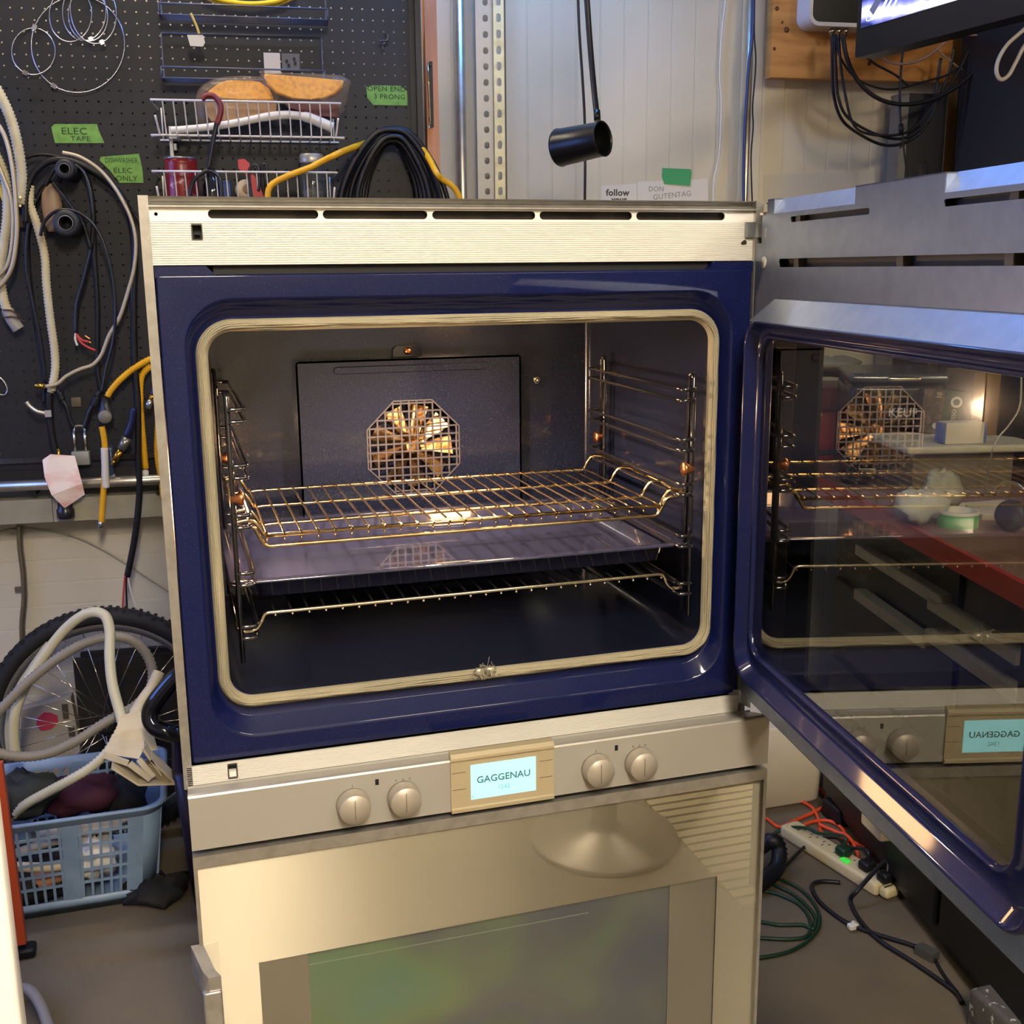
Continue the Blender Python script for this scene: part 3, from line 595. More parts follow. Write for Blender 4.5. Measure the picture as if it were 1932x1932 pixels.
# conduits and slotted angle
EMT = mat('galvanised_tube', 'cfc9b8', .32, metal=.9, noise=(20, 'b8b09c', .4, .7))
def vpole(u, r, o, label, name='conduit_pipe'):
    c = lw(u, 100, o); t = thing(name, MW @ Vector((c.x, -o, .0)), label, 'pipe')
    MW_().cyl((c.x, -o, .004), (c.x, -o, ZC-.004), r, n=20).build('tube', EMT, t)
    MW_().bx(c.x-r*2.2, c.x+r*2.2, -o+.003, -OW+.001, 2.30, 2.325).build('strap', EMT, t)
    return t
vpole(868, .0125, -.05, 'shiny metal conduit pipe between the timber upright and the slotted angle')
vpole(1414, .0095, -.07, 'shiny metal conduit pipe beside the blue cable, left of the pine board')
t = thing('slotted_angle', MW @ Vector((lw(935, 100, -.02).x, .02, 0)), 'cream slotted steel angle upright with oval holes left of the hanging lamp', 'upright')
a = lw(890, 100, -.09).x; b = lw(929, 100, -.03).x; c = lw(951, 100, -.02).x
def flange(xa, xb, ya, yb, cx, w, h, p):
    m = MW_(); zz = .02
    while zz + p < ZC-.02:
        m.plate([[(xa, zz), (xb, zz), (xb, zz+p), (xa, zz+p)], rrect(cx-w/2, cx+w/2, zz+p/2-h/2, zz+p/2+h/2, w/2*.98, 3)], ya, yb); zz += p
    return m
pitch = .0385
flange(a, b, .030, .033, (a+b)/2+.004, .014, .017, pitch).build('rear_flange', mat('zinc_grey', 'aaa697', .4, metal=.4), t)
flange(b+.001, c, .018, .021, (b+c)/2, .0125, .021, pitch).build('front_flange', mat('cream_zinc', 'd6ce9f', .45, metal=.3, noise=(30, 'bcb282', .45, .7)), t)
MW_().bx(c, c+.004, .016, .05, .02, ZC-.02).build('edge', mat('dark_edge', '4c4536', .5), t)
# cords
def cord(name, label, uv, r, m_, o=.01, cat='cable', group=None, n=6, sides=6, close=False):
    return L(MB().tube(pws(uv, o, n), r, sides).build(name, m_), label, cat, group)
BLC = mat('black_rubber', '17171b', .42, spec=.4)
BLG = mat('black_gloss_cable', '1d1d22', .25, spec=.5)
cord('cable', 'blue cable running down behind the metal conduit left of the pine board', [(1421, -20), (1420, 60), (1413, 120), (1409, 180), (1404, 280), (1403, 400)], .0042, mat('blue_cable', '1f3767', .4), -.055)
cord('cable', 'thin black cord right of the metal conduit left of the pine board', [(1424, -20), (1423, 60), (1426, 120), (1420, 200), (1421, 240), (1417, 300), (1420, 400)], .0021, BLC, -.06)
cord('cable', 'thin white cord hanging down the wall left of the right-hand conduit', [(1372, -20), (1362, 60), (1358, 140), (1361, 200), (1357, 290), (1347, 340), (1346, 400)], .0026, mat('white_cord', 'd9d2c0', .5), -.10)
# hanging spot lamp
t = thing('hanging_lamp', MW @ Vector((lw(1098, 270, .30).x, -.3, 1.6)), 'black cylindrical lamp shade hanging from a black arm before the pale wall', 'lamp')
SHD = mat('shade_black', '121212', .3, spec=.4)
c0 = pw(1054, 279, .33); c1 = pw(1136, 262, .42); axd = (c1-c0).normalized()
ln = (c1-c0).length
MB().lathe([(.001, -.006), (.030, -.004), (.0415, .0), (.0435, .004), (.042, .010), (.0405, .05), (.038, ln), (.0395, ln+.003), (.0365, ln+.003), (.0365, ln-.004), (.036, .02), (.001, .018)], c0, axd, 32, False, False).build('shade', SHD, t)
MB().lathe([(.001, 0), (.020, .0), (.028, .02), (.030, .05), (.022, .06), (.001, .062)], c0+axd*.022, axd, 20).build('bulb', mat('bulb_grey', '35332f', .25), t)
MB().tube(smooth([pw(1106, -20, .30), pw(1113, 80, .31), pw(1120, 160, .33), pw(1127, 226, .36)], 6), .0068, 10).build('arm', mat('arm_black', '1c1a1a', .35), t)
MB().cyl(pw(1126, 208, .355), pw(1127, 228, .36), .0078, n=12).build('arm_socket', SHD, t)
cord('cable', 'thin dark cord hanging behind the black lamp shade', [(1090, -20), (1093, 60), (1099, 150), (1103, 225), (1104, 300), (1103, 400)], .0034, mat('brown_black_cord', '241c18', .5), .12)
# notes and tapes
def sheet(name, label, uv, o, m_, th=.0006, cat='note'):
    P = [lw(a, b, o) for a, b in uv]; t = MW_(); t.plate([[(p.x, p.z) for p in P]], -o-th, -o)
    return L(t.build(name, m_), label, cat)
def wtext(s, u, v, h, o, m_, parent, name='handwriting', rot=0., xs=1., bold=0.):
    p = lw(u, v, o); M = MW @ Matrix.Translation((p.x, -o-.0009, p.z)) @ Matrix.Rotation(pi/2, 4, 'X') @ Matrix.Rotation(radians(rot), 4, 'Z')
    return text(s, h, M, m_, parent, name, .0001, bold, 1.05, 'CENTER', xs)
GTP = mat('green_tape', '6fa04a', .6, noise=(60, '5f8e3d', .4, .7)); INK = mat('dark_ink', '27381e', .7)
t1 = sheet('tape_label', 'green tape label handwritten ELEC TAPE on the black pegboard', [(97, 240), (103, 234), (183, 234), (186, 245), (197, 270), (104, 270), (100, 255)], .001, GTP, cat='label')
wtext('ELEC', 140, 248, .022, .001, INK, t1, xs=1.2); wtext('TAPE', 152, 262, .016, .001, INK, t1, 'handwriting', xs=1.2)
t1 = sheet('tape_label', 'green tape label handwritten DISHWASHER ELEC ONLY above the black cables', [(190, 296), (262, 290), (266, 306), (269, 322), (271, 345), (226, 345), (206, 320), (188, 303)], .001, GTP, cat='label')
wtext('DISHWASHER', 229, 303, .0165, .001, INK, t1, xs=.72); wtext('ELEC', 232, 322, .0165, .001, INK, t1, xs=1.2); wtext('ONLY', 239, 337, .0165, .001, INK, t1, xs=1.1)
t1 = sheet('tape_label', 'green tape label handwritten OPEN END 3 PRONG at the right of the pegboard', [(691, 164), (702, 161), (756, 162), (768, 172), (769, 199), (704, 198), (693, 185)], .001, GTP, cat='label')
wtext('OPEN END', 729, 168, .0165, .001, INK, t1, xs=1.15); wtext('3 PRONG', 735, 183, .0165, .001, INK, t1, xs=1.1)
t1 = sheet('tape_piece', 'blank green tape strip on the pale wall above the paper note', [(1250, 317), (1303, 319), (1305, 326), (1302, 351), (1253, 347), (1249, 332)], OW+.003, mat('green_tape_bright', '3f9a5c', .6), cat='tape')
PAP = mat('note_paper', 'd5cfbd', .7)
t1 = sheet('paper_note', 'small paper note lettered follow your, taped to the wall right of the lamp', [(1134, 351), (1201, 346), (1201, 420), (1134, 420)], OW+.0015, PAP)
wtext('follow', 1165, 364, .024, OW+.0015, mat('pencil', '4c4436', .7), t1, bold=.0008, xs=1.05); wtext('your', 1168, 377, .022, OW+.0015, MATS['pencil'], t1, bold=.0008)
t1 = sheet('paper_note', 'wide paper note lettered DON GUTENTAG, taped under the blank green tape', [(1203, 343), (1335, 337), (1338, 420), (1203, 420)], OW+.001, PAP)
wtext('DON', 1238, 357, .019, OW+.001, mat('faint_pencil', '8a8474', .7), t1); wtext('GUTENTAG', 1268, 369, .0205, OW+.001, MATS['faint_pencil'], t1, rot=6)
sheet('paper_note', 'blank translucent sheet taped low on the wall right of the conduit', [(1440, 330), (1660, 322), (1660, 372), (1440, 380)], OW+.001, mat('film', 'c3bca8', .35), cat='note')
# ------------------------------------------------------------------ things on the pegboard, top
RNG = mat('clamp_steel', 'b9bac0', .25, metal=.9)
def clamp(cu, cv, ru, rv, tilt, hous, label, o=.012):
    pts = []; c = lw(cu, cv, o); k = 1/0.80
    for i in range(40):
        a = 2*pi*i/40; du = ru*cos(a); dv = rv*sin(a); u = cu+du*cos(tilt)-dv*sin(tilt); v = cv+du*sin(tilt)+dv*cos(tilt)
        pts.append(pw(u, v, o+.010*sin(a*1.0+tilt)))
    t = thing('hose_clamp', c and pw(cu, cv+rv, o), label, 'clamp', None)
    MB().tube(pts, .0014, 5, closed=True).build('band', RNG, t)
    for hv in hous:
        a = radians(hv); du = ru*cos(a); dv = rv*sin(a); u = cu+du*cos(tilt)-dv*sin(tilt); v = cv+du*sin(tilt)+dv*cos(tilt); da = .16
        def at_(b): du = ru*cos(b); dv = rv*sin(b); return pw(cu+du*cos(tilt)-dv*sin(tilt), cv+du*sin(tilt)+dv*cos(tilt), o+.010*sin(b+tilt)+.002)
        MB().bar(at_(a-.10*90/max(ru, rv)*.6), at_(a+.10*90/max(ru, rv)*.6), .010, .006, WN).build('screw_housing', RNG, t)
        MB().cyl(at_(a-.16*90/max(ru, rv)*.6), at_(a-.10*90/max(ru, rv)*.6), .0035, n=6).build('screw', RNG, t)
    return t
clamp(147, 84, 88, 91, .1, (115, 195), 'largest steel hose clamp hanging at the top left of the pegboard')
clamp(63, 97, 41, 44, 0, (112,), 'lone small steel hose clamp hanging at the far left of the others')
clamp(133, 28, 40, 51, .05, (), 'steel hose clamp, leftmost of the overlapping bunch at the top edge', .018)
clamp(159, 22, 41, 55, 0, (72,), 'steel hose clamp with its screw lowest in the overlapping bunch', .022)
clamp(166, 30, 37, 48, -.1, (), 'steel hose clamp in the middle of the overlapping bunch', .026)
clamp(176, 22, 43, 61, -.15, (80,), 'steel hose clamp, rightmost of the overlapping bunch at the top edge', .030)
# dark wire racks
DKW = mat('dark_grey_wire', '5a5c66', .35, metal=.4)
def wshelf(t, uTL, uTR, uB, o_b, o_f, dzf, nw, m_, r=.0022):
    """back rail (pixels), and a shallow trough of long wires in front below it"""
    A = lw(*uTL, o_b); B = lw(*uTR, o_b); C = lw(*uB, o_f)
    m = MW_(); m.tube([A, B], r, 6); m.build('back_rail', m_, t)
    for x, xx in ((A.x, 0), (B.x, 1)):
        MW_().tube(smooth([(x, -o_b, A.z), (x, -o_b-.004, (A.z+C.z)/2), (x, -o_b, C.z+dzf), (x, -o_b-.01, C.z+.002), (x, -(o_b+o_f)/2, C.z-.001), (x, -o_f+.008, C.z), (x, -o_f, C.z+.01), (x, -o_f, C.z+dzf)], 4), r, 6).build('end_frame', m_, t)
    for i in range(nw):
        f = i/(nw-1); y = -(o_b+.012) + (-(o_f) + (o_b+.012))*f; MW_().tube([(A.x, y, C.z), (B.x, y, C.z)], r*.8, 6).build('long_wire', m_, t)
    MW_().tube([(A.x, -o_f, C.z+dzf), (B.x, -o_f, C.z+dzf)], r, 6).build('front_rail', m_, t)
t = thing('wire_rack', pw(455, 150, .03), 'dark grey wire rack holding the outlet plate, above the yellow sponges', 'rack')
wshelf(t, (304, 62), (606, 69), (460, 150), .012, .085, .024, 6, DKW)
t = thing('wire_rack', pw(455, 30, .03), 'dark grey wire rack cut by the top edge, holding a yellow cable', 'rack')
wshelf(t, (300, -45), (612, -40), (460, 32), .012, .085, .024, 6, DKW)
cord('cable', 'yellow cable lying in the topmost dark wire rack', [(380, -20), (410, -2), (450, 6), (490, 7), (530, 0), (560, -20)], .006, mat('yellow_cable', 'e8c520', .4), .06)
cord('cable', 'second yellow cable lying in the topmost dark wire rack, seen below the first', [(380, -8), (420, 8), (470, 12), (520, 9), (560, -6)], .004, mat('yellow_cable2', 'cbb24a', .4), .05)
t = thing('hang_tag', pw(370, 80, .09), 'yellow strap with a white label hanging in front of the dark wire rack', 'tag')
MB().tube(pws([(360, 25), (366, 38), (372, 52), (376, 64)], .095), .0030, 6).build('strap', mat('tag_yellow', 'c9ae4e', .5), t)
p = [lw(a, b, .094) for a, b in ((353, 66), (383, 66), (387, 80), (383, 88), (359, 87))]; m = MW_(); m.plate([[(q.x, q.z) for q in p]], -.0955, -.094); m.build('label_card', mat('tag_white', 'c9c4b4', .6), t)
p = lw(497, 100, .02); q = lw(530, 140, .02); m = MW_(); m.bx(p.x, q.x, -.026, -.020, q.z, p.z); L(m.build('label_card', mat('card_white', 'c6c2b8', .6)), 'white card standing in the dark wire rack beside the outlet plate', 'card')
t = thing('outlet_plate', pw(548, 135, .02), 'dark grey outlet plate standing in the dark wire rack', 'outlet')
p = lw(531, 102, .02); q = lw(566, 136, .02); MW_().bx(p.x, q.x, -.030, -.020, q.z, p.z).build('plate', mat('plate_grey', '55565c', .5), t)
m = MW_()
for a, b in ((541, 116), (555, 112), (545, 124), (557, 120)): c = lw(a, b, .03); m.bx(c.x-.003, c.x+.003, -.0315, -.030, c.z-.004, c.z+.004)
m.build('socket_slots', BLK, t)
t = thing('pegboard_hook', pw(724, 92, .01), 'small grey hook hanging above the OPEN END tape label', 'hook')
MB().tube(pws([(732, 66), (731, 76), (722, 77), (716, 78)], .03), .0030, 6).build('bar', mat('hook_grey', '44464c', .4, metal=.5), t)
MB().tube(pws([(723, 76), (722, 85), (722, 95)], .025), .0022, 6).tube(pws([(730, 66), (728, 64, .0)], .02), .002, 5).build('prong', MATS['hook_grey'], t)
# white wire baskets
WHW = mat('white_wire', 'd5d0c8', .35)
def basket(label, TL, TR, BF, of, ob, nv, group=None):
    A = lw(*TL, of); B = lw(*TR, of); C = lw(*BF, of-.025); zb = C.z; W = A, B
    t = thing('wire_basket', MW @ Vector(((A.x+B.x)/2, -ob, zb)), label, 'basket', group); xa, xb, zt2 = A.x, B.x, A.z; yf = -of; yb = -ob; yfb = -of+.025; r = .0021
    MW_().tube([(xa, yb, zt2-.004), (xa-.004, yf, zt2), (xb+.004, yf, zt2), (xb, yb, zt2-.004)], r*1.25, 6).build('top_rim', WHW, t)
    MW_().tube(smooth([(xa+.004, yf+.0, zt2-.034), (xa+.010, yfb, zb+.002), (xa+.018, yfb, zb), (xb-.018, yfb, zb), (xb-.010, yfb, zb+.002), (xb-.004, yf, zt2-.034)], 4), r*1.25, 6).build('bottom_rim', WHW, t)
    MW_().tube([(xa, yb, zb-.0), (xb+.004, yb, zb)], r*1.2, 6).build('back_rim', WHW, t)
    for i in range(nv):
        x = xa + .022 + (xb-xa-.044)*i/(nv-1)
        MW_().tube(smooth([(x, yf, zt2), (x+.001, yf+.006, zt2-.02), (x+.002, yfb-.003, zb+.008), (x+.002, yfb+.006, zb-.001), (x+.002, yb, zb)], 3), r*.85, 6).build('wire', WHW, t)
    for x in (xa+.008, xb-.008): MW_().tube([(x, yb, zt2), (x, yb, zb)], r, 6).build('back_post', WHW, t)
    return t, xa, xb, zt2, zb
UB = basket('white wire basket holding two yellow sponges and a white pipe', (287, 188), (640, 194), (460, 257), .14, .008, 17)
LB = basket('white wire basket holding the red can and glass jar, cut off by the oven top', (290, 323), (633, 319), (460, 402), .14, .008, 17)
t = thing('shelf_bracket', pw(325, 290, .02), 'white plastic bracket under the left end of the upper white basket', 'bracket')
p = lw(318, 238, .03); q = lw(334, 262, .03); m = MW_(); m.bx(p.x, q.x, -.03, -.004, q.z, p.z); a = lw(319, 262, .03); b = lw(328, 300, .03); m.bx(a.x, b.x, -.026, -.004, b.z, a.z+.001); a = lw(328, 270, .03); b = lw(333, 283, .03); m.bx(a.x-.001, b.x, -.024, -.004, b.z, a.z); m.build('bracket_body', mat('white_plastic', 'cbc7bb', .4), t)
SPG = mat('yellow_sponge', 'ffb540', .7, noise=(90, 'dd9a40', .45, .7), bump=(300, .3, .002)); BAG = mat('clear_bag', 'b9a48a', .12, alpha=.16, spec=1., bump=(40, .9, .006))
def sponge(uv, o0, o1, label, low, lowm, bag):
    t = thing('wrapped_sponge', pw(*bag[0], o0), label, 'sponge')
    P = [lw(a, b, (o0+o1)/2) for a, b in uv]; m = MW_(); ring = lambda f, y: [((p.x-cx)*f+cx, y, (p.z-cz)*f+cz) for p in P]
    cx = sum(p.x for p in P)/len(P); cz = sum(p.z for p in P)/len(P)
    m.loft([ring(.9, -o0), ring(1, -o0-.006), ring(1, -o1+.006), ring(.92, -o1)], True, True, True); m.build('sponge', SPG, t)
    Q = [lw(a, b, (o0+o1)/2) for a, b in low]; m = MW_(); m.plate([[(p.x, p.z) for p in Q]], -o1+.004, -o0); m.build('backing', lowm, t)
    G = [lw(a, b, (o0+o1)/2) for a, b in bag]; m = MW_(); rnd = random.Random(len(label)); cx2 = sum(p.x for p in G)/len(G); cz2 = sum(p.z for p in G)/len(G)
    G2 = [p for p in smooth([(p.x, 0, p.z) for p in G], 4, True)]
    rg = lambda f, y, j: [((p.x-cx2)*f+cx2+rnd.uniform(-j, j), y+rnd.uniform(-j, j), (p.z-cz2)*f+cz2+rnd.uniform(-j, j)) for p in G2]
    m.loft([rg(.55, -o0+.004, .001), rg(.95, -o0, .003), rg(1.03, -(o0+o1)/2, .003), rg(.97, -o1-.003, .002), rg(.5, -o1-.006, .001)], True, True, True); m.build('plastic_wrap', BAG, t)
sponge([(388, 184), (395, 172), (410, 160), (430, 153), (460, 151), (490, 156), (508, 168), (516, 186), (514, 190), (450, 190)], .05, .085, 'left yellow half-round sponge in clear plastic, flat side down in the white basket', [(386, 190), (522, 190), (520, 222), (400, 230), (388, 215)], mat('brown_back', 'a57d52', .6), [(376, 235), (372, 180), (395, 155), (440, 146), (500, 150), (522, 180), (524, 215), (470, 230), (420, 236)])
sponge([(498, 144), (500, 141), (580, 147), (648, 153), (646, 165), (634, 178), (612, 187), (585, 190), (552, 188), (520, 176), (504, 160)], .06, .095, 'right yellow half-round sponge in clear plastic, round side down in the white basket', [(535, 192), (640, 192), (636, 222), (600, 220), (545, 205)], mat('maroon_back', '5c2227', .6), [(492, 140), (500, 136), (590, 141), (654, 148), (656, 175), (640, 222), (600, 215), (530, 198), (500, 170)])
L(MB().tube(pws([(322, 246), (350, 244), (400, 239), (450, 231), (500, 221), (540, 217), (575, 220), (600, 229), (628, 241)], .085), [.0085]*12+[.009]*12+[.010]*12+[.0125]*12+[.013], 14).build('white_pipe', mat('white_pvc', 'd3cfc4', .35)), 'white bent plastic pipe lying in the upper white wire basket', 'pipe')
t = thing('hook_tool', pw(392, 372, .16), 'black forked tool with a red curved grip hooked on the upper white basket', 'tool')
MB().tube(pws([(381, 188), (388, 181), (402, 181), (413, 192), (417, 206), (414, 222), (409, 234)], .165), .0066, 10).build('red_grip', mat('red_grip', '6f2226', .4), t)
MB().tube(pws([(409, 232), (404, 255), (399, 285), (393, 318)], .165), .0055, 10).build('shaft', BLG, t)
MB().tube(pws([(358, 400), (359, 362), (366, 340), (380, 328), (393, 322), (408, 328), (417, 345), (419, 400)], .165), .0048, 10).build('fork', BLG, t)
def can(cu, yt, yb, wpx, o, label, name, cat, prof=None, m_=None, parts=()):
    c = lw(cu, yb, o); top = lw(cu, yt, o); r = wpx/2*.00122; h = top.z-c.z; t = thing(name, MW @ Vector((c.x, -o, c.z)), label, cat); return t, (MW @ Vector((c.x, -o, c.z))), r, h
t, c, r, h = can(347, 298, 392, 62, .07, 'red tin can with a silver rim standing in the lower white basket', 'tin_can', 'can')
MB().lathe([(r*.98, 0), (r, .003), (r, h-.020), (r*.985, h-.017), (r, h-.014), (r, h-.004)], c, (0, 0, 1), 28).build('can_body', mat('can_red', '7c1b1e', .3, noise=(70, 'b08a80', .62, .66)), t)
MB().lathe([(r*1.0, h-.004), (r*1.03, h-.002), (r*1.03, h), (r*.96, h), (r*.95, h-.004)], c, (0, 0, 1), 28, False, True).build('rim', RNG, t)
t, c, r, h = can(592, 291, 400, 52, .06, 'glass jar with a pale lid standing in the lower white basket', 'glass_jar', 'jar')
MB().lathe([(r*.95, 0), (r, .004), (r, h-.034), (r*.86, h-.026), (r*.86, h-.02)], c, (0, 0, 1), 24).build('glass_body', mat('jar_glass', '5c5f58', .06, alpha=.45, spec=1.), t)
MB().lathe([(r*.9, h-.022), (r*.92, h-.02), (r*.92, h-.002), (r*.85, h)], c, (0, 0, 1), 24).build('lid', mat('jar_lid', 'a8a49a', .3, metal=.4), t)
MB().lathe([(r*.8, .004), (r*.82, h*.35), (r*.3, h*.42)], c, (0, 0, 1), 10).build('contents', mat('jar_bits', '6b6a60', .6, noise=(120, '33322c', .4, .6)), t)
t, c, r, h = can(402, 322, 392, 34, .05, 'dark glass bottle beside the red can in the lower white basket', 'glass_bottle', 'bottle')
MB().lathe([(r*.9, 0), (r, .004), (r, h*.6), (r*.6, h*.8), (r*.45, h*.85), (r*.45, h)], c, (0, 0, 1), 20).build('bottle_body', mat('dark_glass', '23272c', .08, spec=1.), t)
t = thing('tape_roll', pw(460, 372, .05), 'cream and tan tape roll lying in the lower white basket', 'tape'); cc = pw(462, 362, .055)
MB().lathe([(.012, 0), (.024, 0), (.025, .003), (.025, .019), (.024, .022), (.012, .022)], cc, (.2, -1, .25), 24).build('roll', mat('roll_cream', 'c3ad83', .6), t); MB().lathe([(.008, -.001), (.012, -.001), (.012, .023), (.008, .023)], cc, (.2, -1, .25), 20).build('core', mat('core_tan', '8d6c43', .6), t)
L(MB(MW).bev(lw(418, 350, .06).x, lw(436, 350, .06).x, -.075, -.05, lw(420, 385, .06).z, lw(420, 341, .06).z, .003).build('small_box', mat('box_blue', '26406d', .5)), 'small blue box beside the tape roll in the lower white basket', 'box')
t = thing('pliers', pw(490, 372, .12), 'pliers with red and black handles standing in the lower white basket', 'pliers')
p = [(449, 302), (461, 300), (471, 309), (472, 322), (486, 340), (498, 372), (504, 400), (486, 400), (474, 350), (462, 330), (450, 318)]; P = [lw(a, b, .12) for a, b in p]; m = MW_(); m.plate([[(q.x, q.z) for q in P]], -.130, -.118); m.build('red_handle', mat('tool_red', 'b5202f', .4), t)
MB().tube(pws([(478, 400), (472, 352), (470, 325), (476, 313), (485, 312), (490, 330), (488, 360)], .135), .0032, 8).tube(pws([(500, 400), (497, 350), (494, 318), (499, 309), (503, 318), (505, 360)], .12), .0035, 8).build('black_handle', BLG, t)
# yellow and black cable coil on its hook
YEL = mat('yellow_hose', 'e2a91c', .4, noise=(30, 'd39a14', .45, .7))
t = thing('gas_hose', pw(560, 330, .17), 'yellow gas hose lying over the lower white basket and behind the black coil', 'hose')
for path in ([(503, 410), (505, 372), (508, 355), (520, 343), (550, 329), (585, 316), (610, 303), (640, 289), (662, 280, .10), (690, 270, .02)], [(796, 280, .02), (810, 300, .10), (823, 325), (833, 337), (850, 348), (862, 362), (872, 385)]):
    p_, r_ = corr(pws(path, .16), .0068, .0080, .005); MB().tube(p_, r_, 10).build('corrugated_length', YEL, t)
t = thing('cable_coil', pw(735, 372, .05), 'big coil of thick black cable hanging on a chrome hook right of the baskets', 'cable')
rnd = random.Random(5)
for k in range(9):
    w = 48 + k*6.5; top = 268 - k*3.6 + (k % 3)*2; cx = 737 + rnd.uniform(-5, 5); o = .03 + (k % 4)*.016
    pts = [(cx-w-6, 420), (cx-w-2, 385), (cx-w*.93, 345), (cx-w*.66, 290+(top-240)*.6), (cx-w*.30, top+8), (cx+2, top), (cx+w*.34, top+9), (cx+w*.70, 296+(top-240)*.6), (cx+w*.93, 345), (cx+w*1.05, 385), (cx+w*1.1, 420)]
    MB().tube(pws(pts, o), .0066, 8).build('loop', BLC, t)
t = thing('pegboard_hook', pw(728, 280, .01), 'chrome hook holding the big black cable coil', 'hook')
MB().tube(pws([(728, 272, .0), (728, 272, .05), (728, 266, .062), (728, 258, .066)], .0), .0028, 8).tube([pw(719, 273, .012), pw(738, 273, .012)], .0018, 6).build('prong', CHR, t)
# ------------------------------------------------------------------ hanging hoses and cables on the left
CRM = mat('cream_hose', 'cfc6a4', .5, noise=(25, 'bdb28c', .45, .7))
BRA = mat('brass', 'c49a3e', .25, metal=1.)
def chose(label, uv, r, m_, o, name='hose', cat='hose', pitch=.008, k=.80, sides=10, ends=()):
    t = thing(name, pws(uv, o)[-1], label, cat); p_, r_ = corr(pws(uv, o), r*k, r, pitch); MB().tube(p_, r_, sides).build('corrugated_length', m_, t)
    return t
t = chose('thick cream corrugated hose arching down the far left edge of the pegboard', [(-30, 130), (0, 180), (22, 230), (36, 290), (41, 340), (37, 385)], .0135, CRM, .06)
t = chose('cream hose at the far left edge ending in a grey taped tip', [(-25, 260), (8, 330), (14, 400), (6, 470), (0, 520), (8, 570), (22, 602)], .0125, CRM, .045)
MB().tube(pws([(14, 585), (22, 602), (36, 622)], .045), [.013, .014, .014] + [.014]*10 if 0 else .0145, 10).build('taped_tip', mat('tape_grey', '9a9488', .5), t)
for a, b in (((5, 585), (40, 600)), ((3, 600), (48, 608))): MB().tube(pws([a, ((a[0]+b[0])/2, (a[1]+b[1])/2-6), b], .066), .0018, 5).build('wire_tie', mat('tie_brown', '3f241d', .5), t)
cord('cable', 'beige metal braided cable curving down beside the thick cream hose', [(-20, 215), (8, 255), (24, 320), (31, 400), (31, 450), (22, 505), (0, 540), (-20, 550)], .0052, mat('beige_braid', 'b7a98b', .35, metal=.4), .085, n=8, sides=8)
cord('cable', 'second beige cable inside the first at the far left edge of the pegboard', [(-20, 275), (5, 330), (22, 380), (24, 440), (14, 500), (-15, 530)], .0045, MATS['beige_braid'], .075, n=8, sides=8)
cord('cable', 'yellow cable glimpsed behind the cream hoses at the far left edge', [(-20, 300), (5, 370), (15, 400), (12, 460), (5, 520)], .006, MATS['yellow_cable'], .02)
t = thing('pegboard_hook', pw(38, 390, .01), 'chrome double hook holding the cream hoses at the left', 'hook')
MB().tube([pw(38, 375, .0), pw(38, 372, .09)], .003, 8).tube([pw(38, 388, .0), pw(38, 388, .09)], .003, 8).build('prong', CHR, t)
L(MB(MW).bev(lw(32, 400, .02).x, lw(52, 400, .02).x, -.03, -.002, lw(40, 430, .02).z, lw(40, 404, .02).z, .003).build('small_box', mat('dark_brass', '4f4235', .5)), 'small brown block on the pegboard below the chrome double hook', 'block')
t = chose('long cream corrugated hose hanging straight among the black cables', [(57, 350), (57, 385), (70, 425), (84, 480), (88, 540), (96, 610), (103, 660), (104, 700), (97, 737)], .0110, CRM, .05)
MB().cyl(pw(98, 728, .05), pw(95, 740, .05), .0085, n=10).build('end_cap', mat('cap_cream', 'bdb59a', .5), t)
# black cables on rollers
def roller(u, v, r, label):
    t = thing('rubber_roller', pw(u, v+20, .0), label, 'roller'); c = pw(u, v, .0) ; n = -WN; R = r*.00118
    MB().lathe([(R*.62, 0), (R, .0), (R, .10), (R*.94, .112), (R*.52, .112), (R*.48, .108), (R*.48, .06), (.001, .058)], pw(u, v, 0.), n, 26, True, False).build('sleeve', mat('roller_rubber', '26272b', .5), t)
    MB().lathe([(R*.50, .1135), (R*.56, .1135), (R*.56, .1110), (R*.50, .1110)], pw(u, v, 0.), n, 26, False, False).build('rim', mat('rim_grey', '6d6f72', .4), t)
    MB().tube([pw(u+4, v+3, .0), pw(u+5, v+3, .085), pw(u+5, v-8, .09)], .003, 8).build('peg', CHR, t)
roller(137, 326, 19, 'upper black rubber roller peg among the black cables')
roller(139, 424, 26, 'lower larger black rubber roller peg among the black cables')
t = thing('wooden_handle', pw(98, 440, .04), 'tan rounded wooden handle hanging behind the black cables', 'handle')
MW_().loft([[(p.x + q*cos(a), -.045+q*.5*sin(a), p.z) for a in [2*pi*k/16 for k in range(16)]] for p, q in ((lw(98, 346, .04), .004), (lw(97, 352, .04), .014), (lw(96, 365, .04), .020), (lw(98, 385, .04), .0235), (lw(101, 405, .04), .0235), (lw(102, 425, .04), .020), (lw(100, 437, .04), .010))], True, True, True).build('wooden_grip', mat('tan_wood', '8f7658', .45), t)
cord('power_cable', 'thick black power cord hanging longest, down past the metal rail', [(48, 420), (50, 370), (62, 330), (92, 305), (130, 303), (175, 322), (215, 352), (243, 400), (254, 470), (252, 560), (254, 680), (260, 760), (261, 860), (263, 930), (255, 1010), (240, 1088)], .0082, BLC, .055, n=8, sides=10)
w = thing('wire_ends', pw(236, 1150, .055), 'bare red, white and black wire ends below the thick black power cord', 'wire')
MB().tube(pws([(236, 1086), (234, 1105), (231, 1152)], .06), .0026, 6).build('red_wire', mat('wire_red', 'c23a3e', .4), w)
MB().tube(pws([(241, 1086), (246, 1112), (257, 1148)], .06), .0022, 6).build('white_wire', mat('wire_white', 'd8d3c4', .4), w)
MB().tube(pws([(239, 1086), (238, 1110), (240, 1150)], .055), .0026, 6).build('black_wire', BLC, w)
